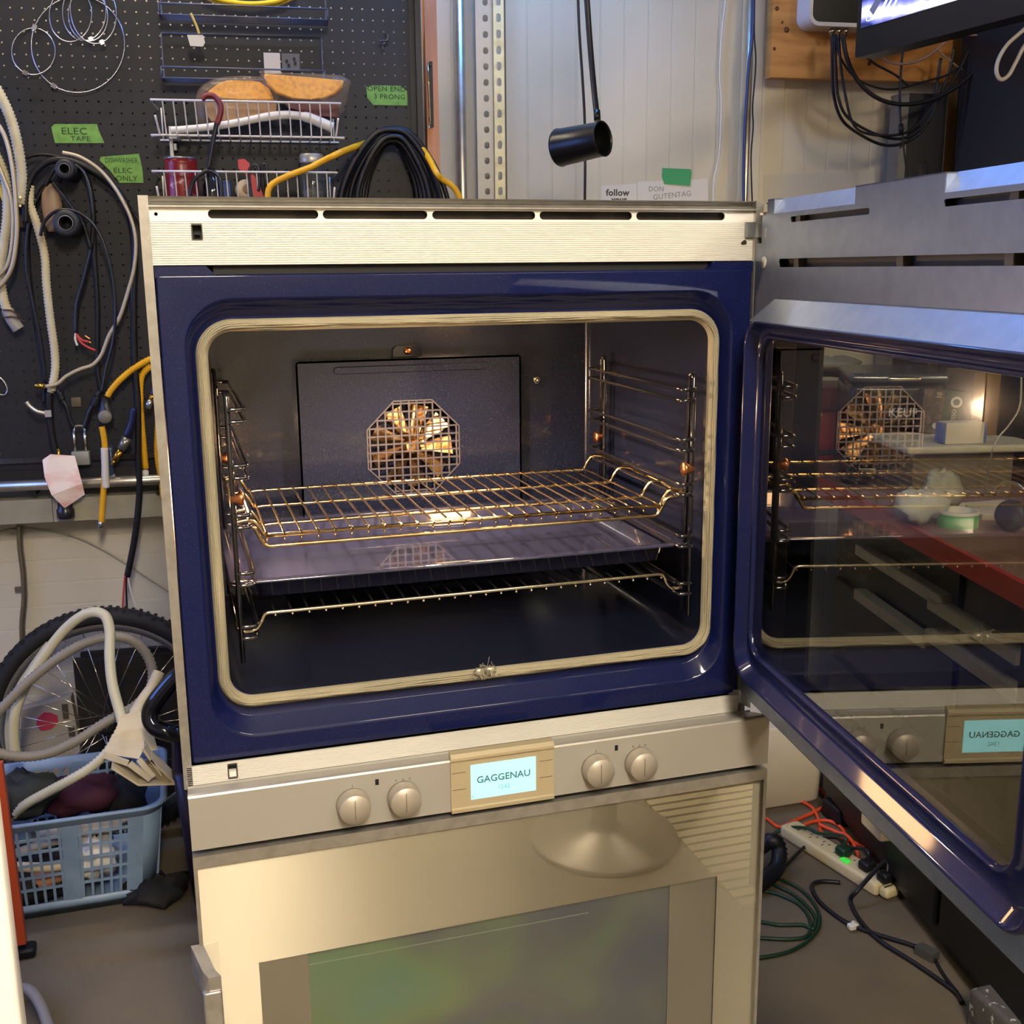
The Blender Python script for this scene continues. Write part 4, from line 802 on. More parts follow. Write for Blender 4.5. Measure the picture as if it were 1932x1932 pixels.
for a in ((231, 1153), (240, 1152), (258, 1150)): MB().cyl(pw(*a, .06), pw(a[0]+1, a[1]+7, .06), .0028, .001, 6).build('copper_tip', COP, w)
cord('power_cable', 'black power cord along the left of the long cream hose', [(83, 760), (82, 700), (66, 600), (55, 520), (52, 440), (60, 400), (78, 360), (95, 340)], .0055, BLC, .035, n=8, sides=8)
cord('power_cable', 'black power cord second from the left, swinging outward beside the cream hose', [(86, 720), (76, 640), (60, 560), (50, 500), (53, 430), (68, 375)], .0042, BLG, .05, n=8, sides=8)
cord('power_cable', 'flat black power cord hanging straight below the upper roller', [(110, 345), (128, 312), (152, 318), (168, 345), (176, 400), (178, 480), (184, 580), (184, 690), (192, 742)], .0060, BLC, .04, n=8, sides=8)
t = thing('power_cable', pw(148, 640, .06), 'black power cord ending in frayed red and copper wires', 'cable')
MB().tube(pws([(85, 350), (105, 318), (140, 312), (163, 335), (175, 390), (173, 460), (160, 520), (145, 575), (143, 628)], .06, 8), .0050, 8).build('cord', BLG, t)
for q, mm in (([(143, 626), (147, 634), (156, 642), (168, 645)], 'wire_red'), ([(143, 628), (152, 645), (166, 655), (180, 661)], 'wire_red'), ([(143, 628), (142, 640), (146, 652)], 'wire_white')): MB().tube(pws(q, .06), .0030, 6).build('bare_wire', MATS[mm], t)
MB().tube(pws([(168, 645), (172, 647)], .06), .0028, 6).tube(pws([(160, 633), (170, 640)], .06), .0028, 6).build('copper_tip', COP, t)
cord('power_cable', 'thin glossy black cord looping out to the right of the lower roller', [(76, 445), (84, 418), (110, 397), (145, 400), (175, 422), (196, 460), (212, 520), (218, 580), (214, 640), (202, 690), (192, 740)], .0038, BLG, .10, n=8, sides=8)
cord('power_cable', 'thin black cord slanting down behind the thin glossy one', [(100, 345), (120, 370), (142, 400), (158, 425), (172, 470)], .0042, BLC, .07)
cord('power_cable', 'outermost black cord arching over to the oven top corner', [(46, 300), (70, 292), (110, 296), (160, 320), (205, 350), (240, 385), (268, 430), (275, 480)], .0036, BLC, .045)
t = thing('flexible_conduit', pw(75, 728, .07), 'cream flexible conduit with a brass end, crossing the black cables', 'conduit')
q = [(118, 288), (150, 296), (185, 318), (212, 348), (232, 380), (248, 415), (256, 455), (253, 505), (240, 555), (225, 600), (206, 632), (192, 668), (175, 688), (150, 697), (125, 710), (108, 724), (86, 729)]
p_, r_ = corr(pws(q, .075, 8), .0040, .0049, .004); MB().tube(p_, r_, 8).build('corrugated_length', mat('conduit_cream', 'b9ad92', .4, metal=.3), t)
MB().cyl(pw(84, 729, .075), pw(66, 727, .075), .0065, .0065, 6).cyl(pw(82, 729, .075), pw(79, 729, .075), .0078, n=6).build('brass_end', BRA, t)
# under row
t = thing('gas_hose', pw(108, 880, .04), 'black hose with a brass fitting hanging under the brass-ended conduit', 'hose')
MB().tube(pws([(93, 740), (94, 780), (98, 820), (106, 858)], .045), .0085, 10).build('black_length', BLC, t); MB().cyl(pw(110, 846, .045), pw(111, 872, .045), .0068, n=6).build('brass_fitting', BRA, t)
t = thing('paper_tag', pw(122, 950, .06), 'creased pink and white paper tag hanging before the metal rail', 'tag')
PK = mat('paper_pink', 'f6e6da', .7, noise=(7, 'e8b5a8', .45, .56), stretch=(1, 1, 2)); o = .075
A = [lw(a, b, o_) for a, b, o_ in ((80, 868, o), (95, 857, o+.005), (141, 860, o), (155, 912, o+.004), (97, 934, o+.008), (84, 900, o+.006))]; B = [lw(a, b, o_) for a, b, o_ in ((97, 934, o+.008), (155, 912, o+.004), (160, 933, o-.006), (122, 959, o-.008))]
m = MW_(); m.add(A + [p+Vector((0, .0006, 0)) for p in A], [(0, 1, 2, 3, 4, 5), (11, 10, 9, 8, 7, 6)]); m.add(B + [p+Vector((0, .0006, 0)) for p in B], [(0, 1, 2, 3), (7, 6, 5, 4)]); m.build('paper', PK, t)
t = thing('bottle_cap_plug', pw(125, 977, .05), 'black plastic cap hanging below the pink paper tag', 'cap'); MB().lathe([(.020, 0), (.0215, .004), (.0215, .022), (.018, .026), (.016, .045)], pw(125, 977, .05), (0, 0, 1), 22).build('cap_body', BLG, t)
t = thing('hose_clamp', pw(80, 785, .06), 'open silver pipe strap curved around the black hose', 'clamp')
MB().tube(pws([(50, 758), (56, 766), (70, 776), (90, 781)], .07), .0052, 6).build('strap', mat('strap_silver', 'bdbab0', .3, metal=.7), t); p = lw(92, 779, .07); MW_().bx(p.x-.008, p.x+.007, -.078, -.070, p.z-.009, p.z+.007).build('buckle', MATS['strap_silver'], t)
t = thing('forked_bracket', pw(152, 876, .05), 'black forked bracket with chrome legs on a grey block above the rail', 'bracket')
MB().tube(pws([(108, 735), (118, 755), (127, 770), (132, 790), (139, 806)], .05), .0055, 10).tube(pws([(188, 738), (180, 757), (168, 778), (163, 795), (158, 806)], .05), .0055, 10).build('black_arm', BLG, t)
MB().tube(pws([(184, 748), (178, 765)], .052), .0105, 10).tube(pws([(112, 740), (118, 755)], .052), .008, 10).build('arm_sleeve', BLC, t)
MB().tube(pws([(139, 805), (148, 803), (158, 804)], .05), .0035, 8).tube([pw(139, 806, .05), pw(142, 856, .05)], .0035, 8).tube([pw(159, 806, .05), pw(163, 856, .05)], .0035, 8).build('chrome_legs', CHR, t)
a = lw(135, 852, .05); b = lw(171, 876, .05); MW_().bev(a.x, b.x, -.06, -.035, b.z, a.z, .002).build('block', mat('block_grey', '8c8c84', .5, metal=.3), t)
L(MB(MW).bev(lw(134, 750, 0).x, lw(153, 750, 0).x, -.006, -.0005, lw(140, 768, 0).z, lw(140, 749, 0).z, .002).build('small_plate', mat('tan_plate', '625746', .5)), 'small tan plate screwed to the pegboard inside the forked bracket', 'plate')
t = thing('plug', pw(199, 802, .07), 'round grey plug cap hanging between the yellow hoses', 'plug')
MB().lathe([(.0165, 0), (.0165, .01), (.014, .014), (.001, .0145)], pw(199, 786, .065), -WN, 24).build('cap_face', mat('plug_grey', '6f6a61', .5), t); MW_().loft([[(p.x-w_, -.06, p.z), (p.x+w_, -.06, p.z), (p.x+w_, -.05, p.z), (p.x-w_, -.05, p.z)] for p, w_ in ((lw(196, 748, .06), .005), (lw(198, 765, .06), .010), (lw(199, 782, .06), .017), (lw(200, 795, .06), .017))], True, True, True).build('sleeve', mat('smoke_black', '2a2a2c', .4), t)
t = chose('long yellow corrugated gas hose with a white label and steel nut, left of the others', [(300, 672), (278, 680), (250, 697), (225, 718), (208, 738), (203, 748)], .0085, YEL, .06, 'gas_hose')
p_, r_ = corr(pws([(192, 805), (196, 825), (198, 850), (197, 890), (195, 930), (191, 985)], .06), .0070, .0080, .005); MB().tube(p_, r_, 10).build('corrugated_length', YEL, t)
MB().tube(pws([(197, 845), (198, 870), (199, 900), (200, 920)], .062), .0092, 10).build('white_label', mat('hose_label', 'cfcac0', .5), t)
MB().cyl(pw(190, 982, .06), pw(190, 995, .06), .0075, n=6).build('steel_nut', RNG, t)
t = chose('yellow corrugated gas hose with a white cap beside the thick black power cord', [(285, 690), (270, 705), (265, 725), (266, 780), (270, 830), (275, 885)], .0085, YEL, .045, 'gas_hose')
MB().lathe([(.006, 0), (.0085, .003), (.0085, .018), (.005, .022)], pw(275, 902, .045), (0, 0, 1), 16).build('white_cap', mat('cap_white', 'dcd9d0', .4), t)
t = chose('yellow corrugated gas hose nearest the oven side, half hidden by it', [(304, 700), (300, 760), (297, 820), (297, 860), (304, 905), (308, 940)], .0085, YEL, .045, 'gas_hose')
t = thing('gas_fitting', pw(212, 868, .07), 'dark blue hose with a steel nut and brass tip, hanging at a slant', 'fitting')
MB().tube(pws([(252, 770), (247, 800), (238, 822)], .07), .0075, 10).build('blue_hose', mat('dark_blue_hose', '1c2148', .3), t)
MB().cyl(pw(240, 826, .07), pw(229, 848, .07), .0130, .0120, 6).build('steel_nut', mat('nut_steel', '8f8d80', .3, metal=.8), t); MB().cyl(pw(228, 850, .07), pw(217, 868, .07), .0105, .0090, 6).cyl(pw(217, 868, .07), pw(211, 877, .07), .006, .003, 10).build('brass_tip', BRA, t)
t = thing('blue_tag', pw(212, 916, .05), 'small dark blue tag with white print between the yellow hose and steel nut', 'tag')
P = [lw(a, b, .045) for a, b in ((203, 839), (213, 839), (214, 880), (218, 915), (205, 915), (202, 880))]; m = MW_(); m.plate([[(q.x, q.z) for q in P]], -.047, -.045); m.build('card', mat('tag_blue', '1c3150', .5), t)
m = MW_()
for k in range(5): p = lw(206+k*2.4, 903-k, .0475); m.bar((p.x-.002, -.0476, p.z-.007), (p.x+.002, -.0476, p.z+.006), .0005, .0014, (1, 0, 0))
p = lw(208, 847, .0475); m.lathe([(.0018, 0), (.0028, 0)], (p.x, -.0477, p.z), (0, -1, 0), 12, False, False); m.bx(p.x-.0005, p.x+.0008, -.0478, -.0474, p.z-.03, p.z-.005); m.build('print', mat('print_white', 'c9cdd0', .5), t)
t = thing('gas_fitting', pw(280, 765, .06), 'brass and steel hose end pointing down beside the oven edge', 'fitting')
MB().tube(pws([(296, 715), (292, 732), (288, 744)], .06), .0075, 10).build('blue_hose', MATS['dark_blue_hose'], t); MB().cyl(pw(288, 744, .06), pw(284, 756, .06), .0065, n=10).build('brass_collar', BRA, t); MB().cyl(pw(284, 755, .06), pw(278, 770, .06), .0088, .0085, 6).build('steel_nut', RNG, t)
cord('wire_loop', 'thin grey wire loop on the pegboard at the far left', [(-10, 705), (6, 718), (14, 735), (8, 745), (-10, 742)], .0022, MATS['clamp_steel'], .02, 'wire')
t = thing('metal_rail', pw(100, 930, .05), 'horizontal galvanised pipe rail under the black pegboard', 'rail')
a = lw(-160, 916, .05); b = lw(330, 914, .05); MW_().cyl((a.x, -.045, (a.z+b.z)/2), (b.x+.35, -.045, (a.z+b.z)/2), .0135, n=18).build('pipe', EMT, t)
for u in (-60, 60, 300): c = lw(u, 915, .045); MW_().bx(c.x-.008, c.x+.008, -.045, .02, c.z-.026, c.z-.012).build('support', BLK, t)
t = thing('flexible_conduit', pw(44, 1225, 0.), 'grey flexible metal conduit running down the lower wall behind the wheel', 'conduit')
p_, r_ = corr(pws([(37, 992), (38, 1030), (44, 1080), (46, 1130), (42, 1180), (44, 1240), (46, 1300)], OW+.045), .0066, .0085, .006); MB().tube(p_, r_, 10).build('corrugated_length', mat('conduit_steel', '8d8573', .3, metal=.8), t)
for a, b in ((28, 1003), (36, 1112)): c = lw(a+4, b, OW+.05); MW_().bx(c.x-.016, c.x+.012, -OW-.05, -OW-.040, c.z-.006, c.z+.006).build('strap', MATS['conduit_steel'], t)
cord('cable', 'thin pale cord arcing across the lower wall toward the oven', [(-20, 1010), (20, 998), (80, 1000), (140, 1012), (190, 1035), (240, 1065), (290, 1098), (340, 1130)], .0022, mat('pale_cord', 'a39b86', .5), OW+.04)
# ------------------------------------------------------------------ bicycle wheel
TYR = mat('tyre', '1b1a19', .75, bump=(60, .4, .003)); Yw = 1.50
WC = Vector((-.196, Yw, .3045)); ang = radians(7)
Wx = Vector((cos(ang), -sin(ang), 0)); Wz = Vector((sin(ang)*.10, cos(ang)*.10, 1)).normalized(); Wy = Wz.cross(Wx).normalized(); MWH = frame(WC, Wx, Wy, Wz)
t = thing('bicycle_wheel', WC - Wz*.3, 'bicycle wheel with a knobbly black tyre leaning on the lower wall', 'wheel')
m = MB(MWH); m.tube([(.278*cos(a), 0, .278*sin(a)) for a in [2*pi*k/64 for k in range(64)]], .023, 12, closed=True); m.build('tyre', TYR, t)
m = MB(MWH)
for k in range(100):
    a = 2*pi*k/100; w = .018 if k % 2 else .010
    for sg in (-1, 1):
        c = Vector((.2975*cos(a), sg*(.009 if k % 2 else .015), .2975*sin(a))); e = Vector((cos(a), 0, sin(a))); f = Vector((-sin(a), 0, cos(a)))
        m.bar(c-f*.004, c+f*.004, .012, .008, e)
L(m.build('tread_blocks', TYR, t), None, kind='stuff')
m = MB(MWH); RIM = mat('rim_silver', 'b5b2a8', .25, metal=.9)
m.loft([[(r*cos(a), y, r*sin(a)) for r, y in ((.262, -.012), (.256, -.013), (.243, -.006), (.241, 0), (.243, .006), (.256, .013), (.262, .012))] for a in [2*pi*k/64 for k in range(65)]], False); m.build('rim', RIM, t)
MB(MWH).lathe([(.010, -.032), (.022, -.030), (.022, -.027), (.012, -.024), (.011, .024), (.022, .027), (.022, .030), (.010, .032)], (0, 0, 0), (0, 1, 0), 18).cyl((0, -.05, 0), (0, .05, 0), .005).build('hub', mat('hub_dark', '34322f', .4, metal=.6), t)
for k in range(32):
    a = 2*pi*k/32; sd = -1 if k % 2 else 1; b = a + (.9 if (k//2) % 2 else -.9)
    MB(MWH).tube([(.021*cos(b), sd*.028, .021*sin(b)), (.243*cos(a), sd*.002, .243*sin(a))], .0011, 5).build('spoke', CHR, t)
# behind the wheel
m = MW_(); a = lw(141, 1240, OW+.06); b = lw(335, 1225, OW+.06); m.bx(a.x, b.x+.12, -OW-.09, -OW-.065, .006, a.z); m.bx(a.x+.015, b.x+.12, -OW-.064, -OW-.045, .006, a.z+.010)
L(m.build('steel_sheet', mat('panel_black', '23201d', .5)), 'dark panel standing against the wall behind the bicycle wheel', 'panel')
t = thing('cardboard_box', pw(90, 1410, OW+.08), 'beige cardboard carton with a red sticker seen through the wheel spokes', 'box'); CBD = mat('beige_carton', 'a09682', .6)
P = [lw(a, b, OW+.10) for a, b in ((40, 1340), (133, 1315), (150, 1400), (152, 1480), (38, 1480))]; m = MW_(); m.plate([[(p.x, max(p.z, .004)) for p in P]], -OW-.10, -OW-.06); m.build('carton', CBD, t)
c = lw(88, 1359, OW+.105); MW_().plate([[(c.x+dx*.00135, c.z+dz*.00135) for dx, dz in ((-20, -8), (-18, 4), (-4, 16), (8, 14), (20, 6), (20, -8), (6, -20), (-12, -22))]], -OW-.103, -OW-.100).build('red_sticker', mat('sticker_red', 'b3354a', .5), t)
for (a, b), (c_, d) in (((116, 1330), (130, 1357)), ((128, 1372), (142, 1390))): p = lw(a, b, OW+.105); q = lw(c_, d, OW+.105); MW_().bx(p.x, q.x, -OW-.103, -OW-.1, q.z, p.z).build('dark_label', mat('label_dark', '4a4238', .5), t)
# ------------------------------------------------------------------ laundry basket
LBL = mat('basket_blue', '8299b0', .42, noise=(14, '738aa2', .4, .7))
bf = az(258, 1700, .0); xR = -.075; xL = -.62; yF_ = 1.13; yB_ = 1.46; hB = .245
T = thing('laundry_basket', ((xR+xL)/2, (yF_+yB_)/2, 0), 'blue-grey plastic laundry basket on the floor, filled with odds and ends', 'basket')
def br(f, zz, e=0.): 
    i = .028*(1-f) ; return [(a, b, zz) for a, b in rrect(xL+i-e, xR-i+e, yF_+i-e, yB_-i+e, .05, 6)]
MB().loft([br(0, .004), br(0, .0), br(.16, .034), br(.16, .034, -.003), br(0, .005, -.004)], True, True, True).build('base', LBL, T)
MB().loft([br(.92, hB-.022), br(.93, hB-.020, .003), br(1, hB-.004, .010), br(1, hB, .014), br(1, hB+.003, .006), br(1, hB, -.002), br(.92, hB-.022, -.003)], True).build('rim', LBL, T)
m = MB(); sides = [((xL, yF_), (xR, yF_), 'f'), ((xR, yF_), (xR, yB_), 'r'), ((xR, yB_), (xL, yB_), 'b'), ((xL, yB_), (xL, yF_), 'l')]
def wp(A, B, s, f):                          # point on a tapering side wall
    i = .028*(1-f); cx, cy = (xL+xR)/2, (yF_+yB_)/2; x = A[0]+(B[0]-A[0])*s; y = A[1]+(B[1]-A[1])*s
    return Vector((cx+(x-cx)*(1-i/((xR-xL)/2)), cy+(y-cy)*(1-i/((yB_-yF_)/2)), f*hB))
for A, B, nm in sides:
    ln = math.dist(A, B); n = int(ln/.021); out_ = Vector((B[1]-A[1], A[0]-B[0], 0)).normalized()
    for k in range(3, n-2):
        s_ = k/n; m.bar(wp(A, B, s_, .15), wp(A, B, s_, .93), .0058, .004, out_)
    for f in (.30, .43, .56, .69, .82): m.bar(wp(A, B, 2/n, f), wp(A, B, 1-2/n, f), .004, .0058, (0, 0, 1))
    for s0 in (1/n*2.5, .36, .64, 1-1/n*2.5):
        if nm in 'rl' and s0 in (.36,): continue
        w = .034; m.bar(wp(A, B, s0, .14), wp(A, B, s0, .95), w, .005, out_)
L(m.build('lattice_walls', LBL, T), None, kind='stuff')
for (sx, sy) in ((1, 0), (0, 0), (1, 1), (0, 1)):
    m = MB(); rr_ = []
    for zz, f in ((.03, .14), (hB-.018, .94)):
        i = .028*(1-f); cx_ = (xR-i-.05) if sx else (xL+i+.05); cy_ = (yB_-i-.05) if sy else (yF_+i+.05); a0_ = {(1, 0): -90, (1, 1): 0, (0, 1): 90, (0, 0): 180}[(sx, sy)]
        A_ = [radians(a0_-12+114*k/8) for k in range(9)]; rr_.append([(cx_+.0515*cos(a), cy_+.0515*sin(a), zz) for a in A_] + [(cx_+.047*cos(a), cy_+.047*sin(a), zz) for a in reversed(A_)])
    m.loft(rr_, True, True, True); m.build('corner_post', LBL, T)
# contents
def lump(name, label, c, s, m_, seed, cat, k=.3):
    rnd = random.Random(seed); m = MB(); n, q = 18, 11; rings = []; ph = [rnd.uniform(0, 6) for _ in range(8)]
    for j in range(1, q):
        b = pi*j/q; ring = []
        for i in range(n):
            a = 2*pi*i/n; f = 1 + k*(sin(3*a+ph[0]+2*b)*.35 + sin(5*a-ph[1]+4*b)*.3 + sin(9*a+ph[2]*b)*.22 + rnd.uniform(-.12, .12))
            ring.append((c[0]+s[0]*sin(b)*cos(a)*f, c[1]+s[1]*sin(b)*sin(a)*f, max(c[2]-s[2]*cos(b)*f, .008)))
        rings.append(ring)
    return L(m.loft(rings, True, True, True).build(name, m_), label, cat)
bz = lambda u, v, y: ay(u, v, y)
lump('plastic_bag', 'crumpled white plastic bag seen through the basket front grid', bz(180, 1615, 1.20), (.05, .045, .05), mat('white_bag', 'd6d2c6', .4), 1, 'bag', .5)
lump('rag', 'crumpled orange-tan rag low in the laundry basket', bz(92, 1650, 1.19), (.035, .03, .026), mat('rag_orange', 'c08a66', .8), 2, 'rag')
lump('rag', 'dark maroon cloth in the middle of the laundry basket', bz(150, 1500, 1.34), (.09, .05, .045), mat('rag_maroon', '43182a', .8), 3, 'rag')
lump('rag', 'black cloth heaped at the back right of the laundry basket', bz(238, 1500, 1.36), (.05, .05, .05), mat('rag_black', '1d1c1d', .8), 4, 'rag')
lump('rag', 'dark grey cloth heaped at the left of the laundry basket', bz(40, 1500, 1.32), (.09, .07, .05), mat('rag_grey', '2e3230', .8), 5, 'rag')
lump('rag', 'dark bundle lying at the bottom of the laundry basket', Vector((-.38, 1.28, .05)), (.17, .12, .045), MATS['rag_black'], 6, 'rag')
L(MB().tube([Vector((-.36+.11*cos(a), 1.20+.06*sin(a)*.8, .128+.012*sin(2*a))) for a in [2*pi*k/28 for k in range(28)]], .011, 10, closed=True).build('hose_ring', mat('ring_cream', 'c2b596', .5)), 'coiled cream hose ring behind the basket front grid', 'hose')
lump('paper_ball', 'crumpled cream paper near the rim inside the laundry basket', bz(160, 1560, 1.22), (.10, .035, .02), mat('ball_cream', 'b5a98c', .7), 8, 'paper')
# hoses draped over wheel and basket
def fh(label, uvy, r, m_, k=.80, pitch=.010, name='hose'):
    t = thing(name, ay(*uvy[-1]), label, 'hose'); p_, r_ = corr(smooth([ay(*q) for q in uvy], 10), r*k, r, pitch); MB().tube(p_, r_, 12).build('corrugated_length', m_, t); return t
GRH = mat('grey_hose', '8a8272', .5); IVH = mat('ivory_hose', 'ccc5a3', .42)
fh('grey corrugated drain hose looped over the bicycle wheel', [(-30, 1375, 1.30), (10, 1330, 1.30), (60, 1280, 1.31), (120, 1235, 1.32), (180, 1206, 1.32), (235, 1203, 1.32), (272, 1228, 1.32), (288, 1268, 1.31), (280, 1305, 1.29), (250, 1335, 1.27), (200, 1362, 1.26), (140, 1400, 1.25), (80, 1424, 1.25), (20, 1426, 1.25), (-30, 1410, 1.25)], .0125, GRH)
t = thing('hose', ay(30, 1410, 1.36), 'smooth ivory drain hose rising in a tall loop in front of the bicycle wheel', 'hose')
MB().tube(smooth([ay(*q) for q in ((32, 1430, 1.34), (26, 1390, 1.34), (30, 1340, 1.34), (50, 1290, 1.35), (85, 1235, 1.35), (125, 1185, 1.34), (165, 1157, 1.32), (196, 1160, 1.30), (207, 1190, 1.28), (207, 1240, 1.25), (212, 1290, 1.22), (225, 1340, 1.19), (232, 1365, 1.17))], 10), .0118, 12).build('smooth_length', IVH, t)
t = thing('hose', ay(20, 1420, 1.38), 'darker ivory hose behind the tall loop', 'hose'); MB().tube(smooth([ay(*q) for q in ((20, 1430, 1.38), (16, 1370, 1.38), (30, 1310, 1.38), (60, 1260, 1.38), (92, 1215, 1.37))], 8), .0085, 10).build('smooth_length', mat('ivory_dark', 'b0a98a', .5), t)
fh('ivory ribbed hose dropping from the plastic bracket into the laundry basket', [(228, 1375, 1.17), (205, 1415, 1.16), (175, 1445, 1.16), (135, 1470, 1.17), (90, 1494, 1.20), (45, 1520, 1.24), (20, 1545, 1.28)], .0115, IVH)
IVP = mat('ivory_plastic', 'd2c4a2', .45, noise=(20, 'c2b28c', .45, .7))
t = thing('plastic_bracket', ay(270, 1470, 1.13), 'ivory plastic bracket box hanging on the hoses beside the oven', 'bracket')
m = MB()
def yq(u, v, y): return ay(u, v, y)
m.loft([[yq(228, 1350, 1.16), yq(262, 1340, 1.16), yq(262, 1340, 1.19), yq(228, 1350, 1.19)], [yq(215, 1385, 1.14), yq(285, 1370, 1.14), yq(285, 1370, 1.18), yq(215, 1385, 1.18)], [yq(198, 1425, 1.12), yq(298, 1415, 1.12), yq(298, 1415, 1.18), yq(198, 1425, 1.18)]], True, True, True, False)
m.build('hood', IVP, t)
m = MB(); m.loft([[yq(212, 1385, 1.13), yq(275, 1405, 1.10), yq(275, 1405, 1.13), yq(212, 1385, 1.15)], [yq(196, 1422, 1.115), yq(262, 1432, 1.085), yq(262, 1432, 1.12), yq(196, 1422, 1.14)]], True, True, True, False)
m.bar(yq(195, 1424, 1.10), yq(242, 1440, 1.08), .012, .006, (0, 1, 0)); m.bar(yq(262, 1432, 1.085), yq(290, 1466, 1.07), .012, .006, (0, 1, 0)); m.bar(yq(244, 1440, 1.08), yq(284, 1470, 1.07), .012, .008, (0, 1, 0)); m.build('lip', IVP, t)
m = MB()
for a, b in (((262, 1472), (333, 1470)), ((285, 1425), (333, 1472)), ((212, 1440), (262, 1472)), ((270, 1405), (305, 1455))): m.bar(yq(*a, 1.10), yq(*b, 1.10), .05, .005, (yq(*b, 1.1)-yq(*a, 1.1)).cross(Vector((0, 1, 0))))
m.build('frame_lip', IVP, t)
MB().bar(yq(278, 1440, 1.105), yq(318, 1466, 1.105), .04, .02, (0, 0, 1)).build('inner_block', mat('inner_tan', '9a8a68', .6), t)
MB().tube(smooth([yq(255, 1370, 1.17), yq(262, 1335, 1.18), yq(285, 1300, 1.20), yq(300, 1268, 1.22)], 6), [.017]*6+[.014]*6+[.013]*7, 12).build('spout', IVP, t)
t = thing('bent_handle', ay(320, 1375, 1.0), 'glossy black bent tube handle hooked beside the oven side', 'handle')
MB().tube(smooth([ay(*q) for q in ((352, 1262, 1.02), (325, 1285, 1.02), (296, 1320, 1.02), (284, 1345, 1.02), (290, 1368, 1.01), (312, 1380, 1.0), (352, 1383, 1.0))] + [Vector((.10, .99, .50)), Vector((.13, .99, .20)), Vector((.13, .99, .022))], 8), .019, 14).build('tube', mat('black_gloss', '0c0c12', .12, spec=.7), t)
m = MB(); pa = az(300, 1700, 0)
t = thing('purple_bin', (.09, 1.2, 0), 'dark purple plastic bin standing between the basket and the oven', 'bin')
PUR = mat('purple_plastic', '1c1226', .4)
MB().loft([[(a, b, zz) for a, b in rrect(-.02-e, .20+e, 1.08-e, 1.34+e, .03, 4)] for zz, e in ((.0, .0), (.34, .025))] + [[(a, b, .34) for a, b in rrect(-.035, .215, 1.065, 1.355, .03, 4)], [(a, b, .02) for a, b in rrect(-.015, .195, 1.085, 1.335, .03, 4)]], True, True, True).build('bin_body', PUR, t)
lump('rag', 'black tangle of straps on the floor right of the laundry basket', Vector((-.10, 1.16, .02)), (.07, .06, .03), MATS['rag_black'], 9, 'rag', .5)
t = thing('tool_leg', az(60, 1790, 0), 'orange metal tool leg with a black rubber foot at the left edge', 'stand')
f0 = az(58, 1800, .0); top = ay(-12, 1440, f0.y+.01); bot = f0 + Vector((-.022, 0, .030))
MB().bar(bot, top, .034, .02, (0, 1, 0)).build('orange_leg', mat('tool_orange', 'c4502a', .45), t)
MB().bev(f0.x-.05, f0.x+.012, f0.y-.02, f0.y+.02, .0, .022, .006).cyl(bot+Vector((-.012, -.014, .002)), bot+Vector((-.012, -.022, .002)), .006, n=10).build('rubber_foot', BLC, t)
t = thing('tool_leg', az(10, 1850, 0), 'black strut lying behind the white appliance at the left edge', 'stand'); MB().bar(az(-40, 1845, .02), az(26, 1880, .02), .02, .03, (0, 0, 1)).build('strut', BLC, t)
L(MB().tube(smooth([az(*q) for q in ((20, 1868, .02), (50, 1866, .03), (72, 1888, .03), (90, 1932, .02), (105, 1990, .012))], 8), .0105, 12).build('grey_tube', mat('grey_tube', '8f8a82', .4)), 'light grey tube curving over the floor beside the white appliance', 'tube')
t = thing('white_appliance', (-.45, -.15, 0), 'white appliance panel cropped by the left edge in the foreground', 'appliance')
e0 = ay(17, 1741, -.25); MB().bev(-1.1, e0.x, -.25, -.215, .0, 1.17, .006).build('cabinet', mat('white_enamel', 'f2efe6', .3), t); MB().bx(-1.05, e0.x-.03, -.256, -.2505, .05, 1.12).build('front_panel', MATS['white_enamel'], t)
# ------------------------------------------------------------------ upper right: pine board, box, monitor, cables
PINE = mat('pine_board', 'c48a45', .5, noise=(5, 'a86f30', .42, .62), stretch=(1, 1, 7), bump=(30, .1, .001))
a = lw(1453, 146, -.04); b = lw(1793, 150, -.04)
PBD = MW_().bx(a.x, b.x, .04, .075, a.z, 2.62).build('pine_board', PINE); L(PBD, 'knotty pine mounting board on the wall behind the monitor cables', 'board')
m = MW_()
for u, v, r in ((1484, 56, .008), (1466, 16, .006), (1461, 92, .005), (1476, 42, .004), (1640, 120, .006)): c = lw(u, v, -.04); m.lathe([(r, 0), (r*.6, .0008), (.001, .001)], (c.x, .040, c.z), (0, -1, 0), 12)
m.build('knot', mat('pine_knot', '5f3512', .5), PBD)
m = MW_(); p = lw(1460, 1, .0)
t = thing('recorder_box', pw(1570, 50, .02), 'black recorder box with a white rounded frame mounted on the pine board', 'electronics')
a = lw(1521, 50, .02); b = lw(1665, 50, .02); m.plate([rrect(a.x, b.x, a.z, 2.50, .030, 6), rrect(a.x+.010, b.x-.010, a.z+.010, 2.49, .020, 6)], -.035, .039); m.build('white_frame', mat('frame_white', 'cfc9bd', .4), t)
MW_().plate([rrect(a.x+.010, b.x-.010, a.z+.010, 2.49, .020, 6)], -.028, .036).build('black_face', mat('face_black', '0c0c0e', .25), t)
for u in (1569, 1582, 1595): MW_().tube([lw(u, 50, .01), lw(u, 55, .01), lw(u, 56, .01), lw(u, 62, .01), lw(u, 63, .01), lw(u, 70, .01)], [.006, .006, .0088, .0088, .005, .005], 8).build('connector', CHR, t)
